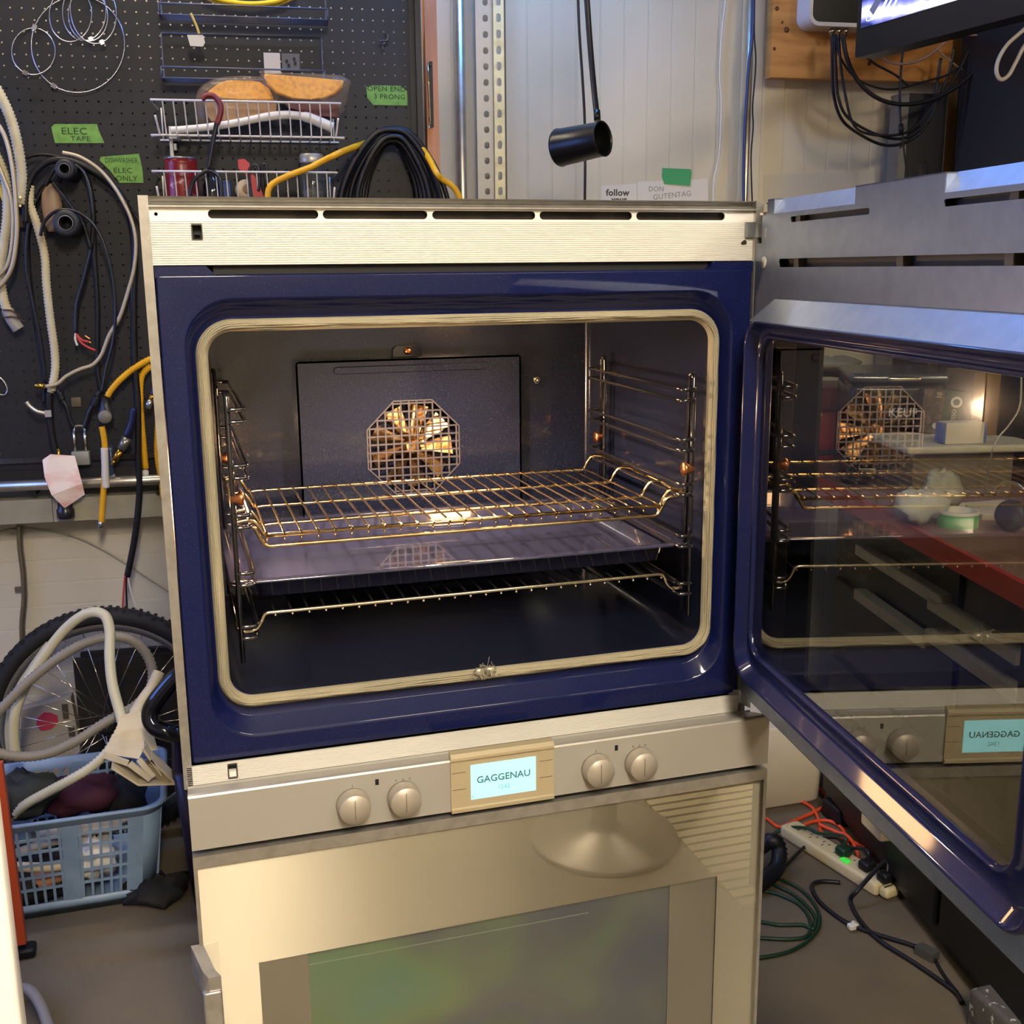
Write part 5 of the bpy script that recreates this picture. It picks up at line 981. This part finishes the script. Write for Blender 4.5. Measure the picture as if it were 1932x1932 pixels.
# monitor, facing left
my = -.10; mdir = Vector((sin(my), cos(my), 0)); far = ay(1613, 110, .72); MM = frame(far, -mdir, None)   # x runs towards the viewer, y outward?
MM = frame(far, -mdir); nrm = MM.to_3x3() @ Vector((0, 1, 0))
sg = -1 if nrm.x > 0 else 1                  # screen side faces left
t = thing('monitor', far, 'wall monitor showing a camera picture, cropped by the top right corner', 'monitor')
BZ = mat('bezel_black', '0b0b0d', .35, spec=.25); w_, h_ = .62, .38
def mon(x0, x1, y0, y1, z0, z1): return MB(MM).bx(x0, x1, min(y0*sg, y1*sg), max(y0*sg, y1*sg), z0, z1)
m = MB(MM); m.plate([rrect(0, w_, 0, h_, .006, 3), rrect(.016, w_-.016, .052, h_-.018, .002, 2)], 0, -.012*sg); m.build('bezel', BZ, t)
mon(.0, w_, -.002, -.05, .001, h_-.001).build('back_shell', BZ, t)
scr = mat('monitor_picture', '8a90c8', .3); nt = scr.node_tree; N = nt.nodes; K = nt.links; bs = N['Principled BSDF']
tc = N.new('ShaderNodeTexCoord'); mp = N.new('ShaderNodeMapping'); mp.inputs['Rotation'].default_value = (0, .7, 0); wv = N.new('ShaderNodeTexWave'); wv.inputs['Scale'].default_value = 9; wv.inputs['Distortion'].default_value = 3.5; wv.inputs['Detail'].default_value = 3
K.new(tc.outputs['Object'], mp.inputs[0]); K.new(mp.outputs[0], wv.inputs[0]); rp = N.new('ShaderNodeValToRGB'); e = rp.color_ramp.elements
e[0].position = .1; e[0].color = lin('1a2458') + (1,); e[1].position = .9; e[1].color = lin('e6e9ff') + (1,)
for p_, c_ in ((.3, '5a6ab8'), (.55, '8f8fd8'), (.75, 'b9bcf0')): q_ = e.new(p_); q_.color = lin(c_) + (1,)
K.new(wv.outputs['Fac'], rp.inputs[0]); K.new(rp.outputs[0], bs.inputs['Base Color']); K.new(rp.outputs[0], bs.inputs['Emission Color']); bs.inputs['Emission Strength'].default_value = .42
mon(.016, w_-.016, .001, .003, .052, h_-.018).build('screen', scr, t)
for x0, z0, x1, z1, ww in ((.045, .075, .11, .14, .016), (.07, .07, .14, .15, .006), (.085, .07, .155, .15, .005), (.10, .067, .17, .15, .005)):
    m = MB(MM); yy = .0036*sg; d = Vector((x1-x0, 0, z1-z0)).normalized(); nn = Vector((-d.z, 0, d.x)); m.add([Vector((x0, yy, z0))-nn*ww/2, Vector((x1, yy, z1))-nn*ww/2, Vector((x1, yy, z1))+nn*ww/2, Vector((x0, yy, z0))+nn*ww/2], [(0, 1, 2, 3)])
    m.build('picture_shape', mat('pic_grey', '53576e', .4, emit=('565a78', .35)) if ww > .01 else mat('pic_white', 'eef0ff', .4, emit=('e8ecff', .55)), t)
Mt = MM @ Matrix.Translation((.060, .0045*sg, .066)) @ (Matrix(((1, 0, 0, 0), (0, 0, -1, 0), (0, 1, 0, 0), (0, 0, 0, 1))) if sg < 0 else Matrix(((-1, 0, 0, 0), (0, 0, 1, 0), (0, 1, 0, 0), (0, 0, 0, 1))))
text('Cam 03', .0185, Mt, mat('pic_white', 'eef0ff', .4, emit=('e8ecff', .55)), t, 'picture_lettering', .0001)
MB().bar(far + MM.to_3x3() @ Vector((.30, -.05*sg, .2)), pw(1760, 60, -.03), .05, .03, (0, 0, 1)).build('wall_arm', BLK, t)
# cable loops
for i, (lb, q, r, o) in enumerate((
    ('black cable looping lowest under the monitor from the recorder box', [(1570, 66), (1570, 120), (1573, 180), (1590, 228), (1630, 258), (1670, 274), (1710, 268), (1745, 240), (1762, 200), (1768, 160), (1775, 110)], .0042, .03),
    ('black cable looping just above the lowest one under the monitor', [(1575, 66), (1577, 130), (1582, 185), (1600, 222), (1645, 250), (1690, 262), (1725, 252), (1755, 222), (1770, 185), (1790, 140), (1800, 90)], .0040, .05),
    ('black cable hanging as the narrowest loop from the recorder box connector', [(1582, 66), (1587, 130), (1597, 190), (1607, 228), (1625, 248), (1665, 256), (1710, 250), (1738, 228), (1760, 200), (1800, 150), (1830, 90)], .0036, .07),
    ('thick black cable swinging in a wide shallow loop under the monitor', [(1590, 66), (1598, 110), (1618, 152), (1650, 182), (1690, 196), (1735, 194), (1780, 178), (1822, 150), (1852, 112), (1868, 70)], .0058, .09),
    ('thin black cable in the uppermost loop under the monitor', [(1578, 66), (1584, 105), (1612, 145), (1650, 164), (1690, 168), (1740, 155), (1790, 140), (1830, 112), (1862, 76)], .0030, .06))):
    cord('cable', lb, q, r, BLC, o, n=8, sides=8)
t = thing('cable', pw(1703, 240, .06), 'black cable with an inline plug hanging straight down over the steel channel edge', 'cable')
MB().tube(pws([(1706, 84), (1701, 120), (1698, 170), (1698, 205), (1700, 236)], .075), .0030, 6).tube(pws([(1703, 254), (1706, 290), (1711, 330), (1713, 370)], .075), .0022, 6).build('cord', BLC, t)
MB().tube([pw(1700, 234, .075), pw(1700, 252, .075)], .0065, 8).build('inline_plug', BLC, t)
cord('cable', 'pinkish thin cable draped under the monitor towards the right', [(1655, 98), (1672, 114), (1700, 121), (1740, 112), (1775, 88), (1800, 66), (1850, 66), (1900, 52)], .0030, mat('pink_cord', '8c7468', .5), .10, n=8)
cord('cable', 'short pinkish cable crossing the draped one under the monitor', [(1765, 92), (1790, 112), (1810, 128), (1835, 140)], .0026, MATS['pink_cord'], .05)
cord('cable', 'thin black cable crossing from the monitor left corner to the steel channel', [(1625, 100), (1650, 120), (1668, 130), (1690, 142), (1712, 160)], .0034, BLC, .06)
cord('cable', 'long black cable dropping from the monitor to the door at the far right', [(1886, 40), (1878, 110), (1870, 180), (1862, 250), (1850, 320), (1846, 360)], .0028, BLC, .09)
cord('cable', 'white cable loop hanging at the right edge below the monitor', [(1950, 40), (1925, 62), (1900, 85), (1884, 112), (1880, 135), (1888, 150), (1903, 142), (1918, 115), (1932, 88), (1955, 60)], .0050, mat('white_cable', 'b9b3a2', .45), .42, n=8, sides=8)
# steel channel, timber, dark cabinet on the right
t = thing('steel_channel', pw(1745, 400, OW+.03), 'dark slotted steel channel upright under the monitor cables', 'upright')
a = lw(1715, 200, OW+.10).x; b = lw(1786, 200, OW+.10).x; yc = -OW-.10
MW_().plate([[(a, .02), (b, .02), (b, 1.885), (a, 1.885)]] + [rrect((a+b)/2-.014, (a+b)/2+.014, z0, z0+.085, .0135, 4) for z0 in (1.205, 1.62, .79, .35)], yc, yc+.004).build('web', mat('channel_steel', '343436', .45, metal=.5), t)
MW_().bx(a-.022, a, yc+.001, yc+.06, .02, 1.885).bx(b, b+.004, yc+.001, yc+.06, .02, 1.885).build('flange', mat('channel_flange', '85827a', .4, metal=.5), t)
a = lw(1787, 300, OW+.05).x; b = lw(1803, 300, OW+.05).x
L(MW_().bx(a+.006, b+.012, -OW-.07, -OW-.001, .01, 2.1).build('timber_stud', mat('yellow_timber', 'a07c48', .6, noise=(14, '85642f', .4, .65), stretch=(1, 1, .15))), 'yellowish timber upright right of the dark steel channel', 'timber')
t = thing('storage_cabinet', (2.6, 1.0, 0), 'tall matt black cabinet filling the far right below the monitor', 'cabinet')
c0 = pw(1857, 200, OW+.25); BKC = mat('cabinet_black', '1c1a19', .6)
MB().bx(c0.x, c0.x+.50, .35, c0.y+.10, .95, 2.2).build('cabinet_body', BKC, t); MB().bx(c0.x-.012, c0.x, .36, .36+(c0.y-.30)/2, .97, 2.18).bx(c0.x-.012, c0.x, .37+(c0.y-.30)/2, c0.y+.09, .97, 2.18).build('cabinet_door', BKC, t)
# ------------------------------------------------------------------ workbench on the right, seen through the door glass
bt = radians(11.8); BN = frame((1.391, .314, 0), (cos(bt), -sin(bt), 0)); BNi = BN.inverted(); HBN = .90
bx_ = Vector((cos(bt), -sin(bt), 0))
def bn(u, v, xl): return ray(u, v, bx_, bx_.dot(Vector((1.391, .314, 0))) + xl)
BM_ = lambda: MB(BN)
t = thing('workbench', BN @ Vector((.3, 0, 0)), 'workbench with a red edge and black drawers running along the right side', 'workbench')
BM_().bx(0, .95, -1.25, 1.00, HBN-.012, HBN).build('bench_top', mat('bench_top', '6f5548', .5, noise=(5, '5e4238', .4, .7)), t)
BM_().bx(-.012, 0, -1.25, 1.00, HBN-.040, HBN+.001).build('red_edge', mat('red_edge', '8c2a24', .4), t)
BM_().bx(.06, .90, -1.20, .78, .03, HBN-.012).build('cabinet_body', mat('drawer_black', '131314', .4), t)
for k, z0 in enumerate((.68, .46, .25, .06)):
    for y0 in (-1.18, -.52, .14): BM_().bx(.048, .06, y0, y0+.63, z0, z0+.185).build('drawer', MATS['drawer_black'], t)
HDL = mat('drawer_handle', '9b9480', .35, metal=.6)
def hbar(p, q, h=.024): 
    A = BNi @ bn(*p, .035); B = BNi @ bn(*q, .035); zz = (A.z+B.z)/2
    BM_().bx(.020, .048, min(A.y, B.y), max(A.y, B.y), zz-h/2, zz+h/2).build('drawer_handle', HDL, t)
hbar((1625, 1041), (1784, 1128)); hbar((1762, 1146), (1932, 1232)); hbar((1622, 1126), (1753, 1205)); hbar((1757, 1208), (1932, 1300))
def onb(u, v): return az(u, v, HBN)
def bbox(name, label, cat, u, v, w, d, h, m_, rot=0, r=.004, z0=HBN, thingm=None):
    c = az(u, v, z0); M = Matrix.Translation(c) @ Matrix.Rotation(radians(rot)-bt, 4, 'Z')
    return L(MB(M).bev(-w/2, w/2, -d/2, d/2, 0, h, r).build(name, m_), label, cat), M
RED = mat('toolbox_red', '8e1f27', .4)
t = thing('toolbox', onb(1560, 870), 'red plastic toolbox at the back end of the workbench', 'toolbox'); c = onb(1568, 862); M = Matrix.Translation(c) @ Matrix.Rotation(-bt, 4, 'Z')
MB(M).bev(-.17, .10, -.07, .12, 0, .135, .01).build('toolbox_body', RED, t); MB(M).bev(-.18, .11, -.08, .13, .136, .20, .015).build('lid', mat('toolbox_dark', '6a2026', .4), t); MB(M).tube(smooth([(-.10, .02, .195), (-.09, .02, .225), (.02, .02, .225), (.03, .02, .195)], 4), .008, 8).build('handle', BLC, t)
lump('rag', 'grey rag draped on top of the red toolbox', c + Vector((-.02, .02, .255)), (.11, .07, .022), mat('rag_pale', '8d8778', .8), 12, 'rag')
t = thing('coffee_maker', onb(1680, 905), 'black coffee maker with a silver-grey lid lettered on its front', 'coffee maker'); c = az(1672, 890, HBN); M = Matrix.Translation(c) @ Matrix.Rotation(-bt-.25, 4, 'Z'); KB = mat('keurig_black', '16171a', .25)
MB(M).bev(-.115, .115, -.02, .16, 0, .24, .02).bev(-.115, .115, -.12, -.0, 0, .035, .01).build('housing', KB, t); MB(M).bev(-.115, .115, -.10, .0, .125, .235, .015).build('brew_head', KB, t)
MB(M).bev(-.12, .12, -.11, .15, .237, .262, .012).build('silver_lid', mat('lid_silver', '6f7072', .25, metal=.7), t); MB(M).bev(-.03, .05, -.118, -.108, .243, .254, .004).build('lid_handle', CHR, t)
text('KEURIG', .030, M @ Matrix.Translation((.03, -.1012, .165)) @ Matrix.Rotation(pi/2, 4, 'X'), mat('logo_silver', 'b9b9b9', .3), t, 'brand_lettering', .0003, .0004)
t = thing('coffee_box', onb(1765, 870), 'dark green and brown coffee carton standing on end beside the coffee maker', 'box')
c = az(1772, 905, HBN); zb2 = ay(1765, 815, c.y+.0).z; M = Matrix.Translation((c.x-.01, c.y, zb2)) @ Matrix.Rotation(-bt-.2, 4, 'Z') @ Matrix.Rotation(radians(4), 4, 'Y')
MB(M).bx(-.058, -.010, -.035, .035, 0, .105).build('brown_panel', mat('coffee_brown', '4c4038', .5, noise=(60, '6c5d50', .5, .6)), t); MB(M).bx(-.010, .055, -.035, .035, 0, .105).build('green_panel', mat('coffee_green', '123a26', .5), t)
WI = mat('print_cream', 'c9c7b8', .5)
MB(M).lathe([(.0135, 0), (.0135, .0006)], (.020, -.0352, .078), (0, -1, 0), 20).build('round_emblem', WI, t); MB(M).lathe([(.008, 0), (.008, .0004)], (.020, -.0359, .078), (0, -1, 0), 16).lathe([(.0030, 0), (.0030, .0004)], (.020, -.0364, .078), (0, -1, 0), 12).build('emblem_centre', MATS['coffee_green'], t)
text('ESPRESSO', .0135, M @ Matrix.Translation((.018, -.0356, .032)) @ Matrix.Rotation(pi/2, 4, 'X') @ Matrix.Rotation(pi/2, 4, 'Z'), WI, t, 'print_lettering')
text('10', .016, M @ Matrix.Translation((-.022, -.0356, .092)) @ Matrix.Rotation(pi/2, 4, 'X') @ Matrix.Rotation(pi/2, 4, 'Z'), WI, t, 'print_number'); MB(M).lathe([(.007, 0), (.007, .0006)], (-.022, -.0352, .018), (0, -1, 0), 16).build('round_label', WI, t)
# base stack under the slab
t, M = bbox('grey_box', 'grey-brown box carrying the pale foam slab on the workbench', 'box', 1775, 918, .24, .20, zb2-HBN-.018-.001, mat('box_greybrown', '5f5749', .6), 0, .004)
zs = zb2-.019
t = thing('foam_slab', onb(1780, 880), 'pale foam slab lying under the small white box', 'slab'); M2 = M.copy(); M2.translation.z = zs; MB(M2).bev(-.15, .17, -.13, .10, 0, .018, .006).build('slab', mat('foam_cream', 'b5ae98', .6), t)
t = thing('small_box', onb(1772, 850), 'small white box with blue ends on the pale foam slab', 'box'); M3 = M.copy(); M3.translation.z = zs+.019; MB(M3).bx(-.050, .040, -.105, -.065, 0, .048).build('white_box', mat('box_white', 'c3bba9', .5), t); MB(M3).bx(-.056, -.0505, -.105, -.065, .002, .046).bx(.0405, .046, -.105, -.065, .002, .046).build('blue_end', mat('box_blue2', '2b5a9a', .4), t)
def onbz(u, v, dz): p = az(u, v, HBN+dz); return p
lump('dust_mask', 'crumpled grey-white dust mask in front of the foam slab', onbz(1735, 955, .035), (.055, .05, .035), mat('mask_grey', 'a3a497', .6), 14, 'mask', .35)
lump('dust_mask', 'second grey-white mask standing behind the first, its loop upward', onbz(1775, 928, .045), (.045, .03, .045), mat('mask_grey2', '8f9184', .6), 15, 'mask', .4)
t = thing('tape_roll', onb(1808, 1000), 'green roll of tape lying near the red bench edge', 'tape'); c = onb(1806, 992); MB().lathe([(.040, 0), (.040, .030), (.036, .031), (.034, .028), (.034, .002)], c, (0, 0, 1), 30, False, False).build('green_tape', mat('tape_green', '2f8a3e', .5), t); MB().lathe([(.0405, .027), (.0405, .033), (.033, .033), (.033, .001)], c, (0, 0, 1), 30, False, False).build('white_rim', mat('rim_white', 'b9b5a4', .5), t)
t = thing('headphones', onb(1905, 1010), 'round black cup lying at the right end of the bench in view', 'headphones'); c = onb(1912, 1000) + Vector((0, 0, .032)); MB().lathe([(.001, 0), (.026, .002), (.031, .012), (.031, .026), (.022, .032), (.001, .033)], c, (-1, -.6, .1), 24).build('ear_cup', BLC, t); MB().tube([c + Vector((-.01+.0*k, .05*cos(k/12*pi), .03+.035*sin(k/12*pi))) for k in range(13)], .004, 8).build('band', CHR, t)
for k, (u, v, w, d, rot) in enumerate(((1868, 962, .16, .12, 10), (1895, 972, .13, .10, -8))): bbox('paper_stack', ('cream papers spread on the bench behind the round black cup' if k == 0 else 'smaller pile of cream papers nearest the round black cup'), 'paper', u, v, w, d, .006+.007*k, mat('paper_cream', 'b5aa90', .7), rot, .001)
t, M = bbox('cardboard_carton', 'tan cardboard carton standing behind the coffee carton', 'box', 1830, 905, .10, .12, .27, mat('carton_tan', '6c5236', .7), 5, .002)
t = thing('computer_screen', onb(1890, 880), 'black computer screen standing behind the foam slab on the bench', 'monitor'); M = Matrix.Translation(onb(1885, 915)) @ Matrix.Rotation(-1.15, 4, 'Z'); MB(M).bev(-.02, .40, .0, .03, .05, .30, .006).build('panel', BZ, t); MB(M).bev(.12, .26, -.05, .08, 0, .012, .004).bx(.17, .21, .02, .04, .01, .06).build('stand', BZ, t)
L(MB().tube(smooth([ay(*q) for q in ((1925, 640, .5), (1927, 700, .5), (1924, 765, .5), (1905, 800, .5), (1882, 828, .5), (1870, 860, .5))] + [onb(1858, 935)], 8), .0018, 6).build('cable', mat('thin_white_cord', 'a9a392', .5)), 'thin white cord curving down onto the bench at the right', 'cable')
t = thing('work_lamp', ay(1510, 860, .98), 'black work lamp with a yellow handle standing at the back end of the bench', 'lamp')
MB().bar(ay(1500, 728, .98), ay(1548, 785, .98), .010, .010).build('yellow_handle', mat('handle_yellow', 'a5803a', .5), t); MB().sph(ay(1512, 825, .98), .038, 14, 10, (1, .8, 1)).build('lamp_head', BLC, t); MB().tube(smooth([ay(1512, 840, .98), Vector((1.47, .99, .98)), Vector((1.585, 1.0, .975)), Vector((1.60, 1.0, .918))], 5), .007, 8).cyl(Vector((1.60, 1.0, .9005)), Vector((1.60, 1.0, .918)), .035).build('lamp_stand', BLC, t)
# ------------------------------------------------------------------ floor on the right
WB = mat('white_bin', 'd9cfb8', .4); c = az(1552, 1512, 0); ztp = ay(1478, 1370, c.y+.0).z
t = thing('white_bin', (c.x-.12, c.y+.12, 0), 'white plastic bin against the wall behind the orange cord', 'bin')
MB().loft([[(a, b, zz) for a, b in rrect(c.x-.34, c.x+.0+e, c.y-e, c.y+.24, .03, 5)] for zz, e in ((0, -.008), (.01, 0), (ztp*.97, .006), (ztp, .0))], True, True, True).build('bin_body', WB, t)
ORG = mat('orange_cord', 'e0522a', .45)
def fc(name, label, q, r, m_, dz=0., cat='cable', n=8): return L(MB().tube(smooth([az(u, v, r+dz) for u, v in q], n), r, 8).build(name, m_), label, cat)
t = fc('extension_cable', 'orange extension cord lying in loops on the floor behind the power strip', [(1420, 1535), (1447, 1545), (1470, 1560), (1500, 1548), (1540, 1530), (1562, 1512), (1548, 1490), (1510, 1455), (1478, 1425), (1450, 1392), (1425, 1350)], .0045, ORG, .002)
t = fc('extension_cable', 'second orange cord looping between the black plugs and the workbench', [(1420, 1510), (1447, 1502), (1490, 1505), (1530, 1522), (1545, 1548), (1552, 1572), (1590, 1580), (1640, 1605), (1658, 1628), (1652, 1642), (1620, 1640), (1600, 1600), (1590, 1565), (1560, 1548), (1520, 1555), (1512, 1575), (1540, 1600), (1550, 1612)], .0045, ORG, .002)
t = fc('extension_cable', 'third orange cord running beside the black plug into the strip', [(1545, 1555), (1575, 1568), (1602, 1580), (1618, 1610), (1622, 1640)], .0045, ORG, .012)
STP = mat('strip_cream', 'cdbf94', .45); p0 = az(1480, 1585, 0); p1 = az(1650, 1694, 0); dS = (p1-p0).normalized()
p0 = p0 - dS*.02
MS = frame(p0, dS); ls = (p1-p0).length
t = thing('power_strip', p0, 'cream power strip with black and green plugs on the concrete floor', 'power strip')
MB(MS).bev(0, ls, .0, .058, 0, .034, .008).build('strip_housing', STP, t); MB(MS).bev(ls, ls+.028, .008, .050, .004, .030, .008).build('end_cap', STP, t)
for k in range(6):
    x = ls*(.14+.13*k)
    m = MB(MS)
    for a, b in ((-.009, .036), (.009, .036), (0, .022)): m.bx(x+a-.0015, x+a+.0015, b-.004, b+.004, .0338, .0344)
    m.build('socket_slots', mat('socket_dark', '5a4d34', .6), t)
x = BNi and (MS.inverted() @ az(1548, 1641, .034)).x; MB(MS).bev(x-.012, x+.012, .006, .022, .033, .040, .003).build('green_switch', mat('switch_green', '48d94a', .4, emit=('3fe040', .25)), t)
def plug(u, v, m_, label, tail, r=.0045):
    c = MS.inverted() @ az(u, v, .036); t = thing('plug', MS @ Vector((c.x, .03, .0345)), label, 'plug')
    MB(MS).bev(c.x-.015, c.x+.015, .014, .048, .0345, .058, .006).build('plug_body', m_, t)
    s0 = MS @ Vector((c.x, .034, .056)); MB().tube(smooth([s0, s0+Vector((.0, .01, .022))] + [az(a, b, h) for a, b, h in tail], 8), r, 8).build('cord', m_, t)
    return t
GRN = mat('green_cord', '173524', .4)
plug(1563, 1622, GRN, 'green plug with its green cord, farthest of the plugs in the strip', [(1545, 1572, .05), (1520, 1562, .05), (1480, 1563, .02), (1450, 1580, .006), (1420, 1600, .006)])
plug(1611, 1648, BLC, 'black plug with a white triangle, middle of the plugs in the strip', [(1600, 1598, .05), (1575, 1580, .04), (1530, 1590, .02), (1490, 1625, .006), (1450, 1668, .006), (1420, 1690, .006)])
plug(1640, 1672, BLC, 'black right-angled plug, nearest of the plugs in the strip', [(1618, 1680, .04), (1605, 1700, .01), (1622, 1735, .006), (1660, 1775, .006), (1730, 1820, .006), (1800, 1870, .006), (1815, 1892, .006)], .005)
for lb, q in (('dark green cord arc, outermost loop on the floor by the lower oven', [(1420, 1655), (1460, 1655), (1510, 1678), (1540, 1712), (1546, 1745), (1528, 1772), (1490, 1795), (1440, 1806), (1410, 1806)]), ('dark green cord arc, inner loop on the floor by the lower oven', [(1420, 1680), (1460, 1685), (1505, 1705), (1528, 1735), (1524, 1765), (1490, 1772), (1440, 1770), (1415, 1768)]), ('short dark cord arc between the two green loops on the floor', [(1420, 1660), (1455, 1668), (1500, 1690), (1535, 1725), (1536, 1752), (1512, 1745), (1470, 1745), (1430, 1738)])):
    fc('cable_arc', lb, q, .0042, GRN)
t = thing('flexible_hose', az(1460, 1630, 0), 'black corrugated hose coil standing behind the lower oven edge', 'hose')
p_, r_ = corr(smooth([az(1400, 1600, .02), az(1430, 1600, .05), az(1455, 1585, .08), az(1470, 1602, .06), az(1464, 1640, .03), az(1425, 1675, .02)], 8), .017, .020, .009); MB().tube(p_, r_, 12).build('corrugated_length', BLC, t)
t = thing('network_cable', az(1610, 1745, 0), 'black cord with a white clip and grey connector on the floor before the strip', 'cable')
MB().tube(smooth([az(*q, .005) for q in ((1585, 1665), (1550, 1663), (1532, 1672), (1545, 1700), (1580, 1730), (1612, 1748), (1660, 1765), (1710, 1780), (1738, 1790))], 8), .005, 8).build('cord', BLC, t)
c = az(1609, 1745, .012); MB().bev(c.x-.012, c.x+.004, c.y-.01, c.y+.006, .004, .016, .003).bev(c.x+.004, c.x+.014, c.y-.004, c.y+.014, .006, .014, .003).build('white_clip', mat('clip_white', 'e0ddd2', .4), t)
c = az(1752, 1797, .01); MB().bar(az(1732, 1788, .01), az(1766, 1806, .01), .026, .018).build('grey_connector', mat('conn_grey', '4a4a46', .4), t)
MB().tube(smooth([az(*q, .005) for q in ((1760, 1800), (1772, 1825), (1788, 1850), (1806, 1872))], 8), .0035, 8).build('tail', BLC, t)
t = thing('paint_block', az(1880, 1932, 0), 'grey block spattered with white paint at the bottom right corner', 'block'); c = az(1862, 1975, 0)
MB().bev(c.x, c.x+.16, c.y-.06, c.y+.06, 0, .085, .010).build('block', mat('spattered', '55524e', .6, noise=(60, 'b9b5ac', .60, .64), bump=(35, .5, .006)), t)
t = thing('adapter', az(1600, 1545, 0), 'black power adapter on the floor under the handle of the open door', 'adapter'); c = az(1600, 1548, 0); MB().bev(c.x-.05, c.x+.06, c.y-.03, c.y+.05, 0, .05, .006).build('adapter_body', BLC, t)
# things behind the viewer that the lower door mirrors
t = thing('shop_stool', (.985, -1.22, 0), 'round-based pedestal stool behind the viewer, mirrored in the lower oven door', 'stool'); SM = mat('stool_metal', '8c8272', .4, metal=.4)
MB().lathe([(.185, 0), (.19, .006), (.185, .014), (.05, .03), (.032, .05), (.032, .60), (.001, .60)], (.985, -1.22, 0), (0, 0, 1), 40).build('pedestal', SM, t); MB().lathe([(.17, .60), (.18, .615), (.18, .66), (.16, .675), (.001, .678)], (.985, -1.22, 0), (0, 0, 1), 36).build('seat', BLC, t)
t = thing('floor_mat', (1.33, -1.2, 0), 'ribbed beige floor mat behind the viewer', 'mat')
m = MB(); 
for k in range(26): m.bx(1.16, 1.75, -1.75+k*.036, -1.75+k*.036+.026, .0, .012)
L(m.build('rib', mat('mat_beige', 'a59672', .6), t), None, kind='stuff')
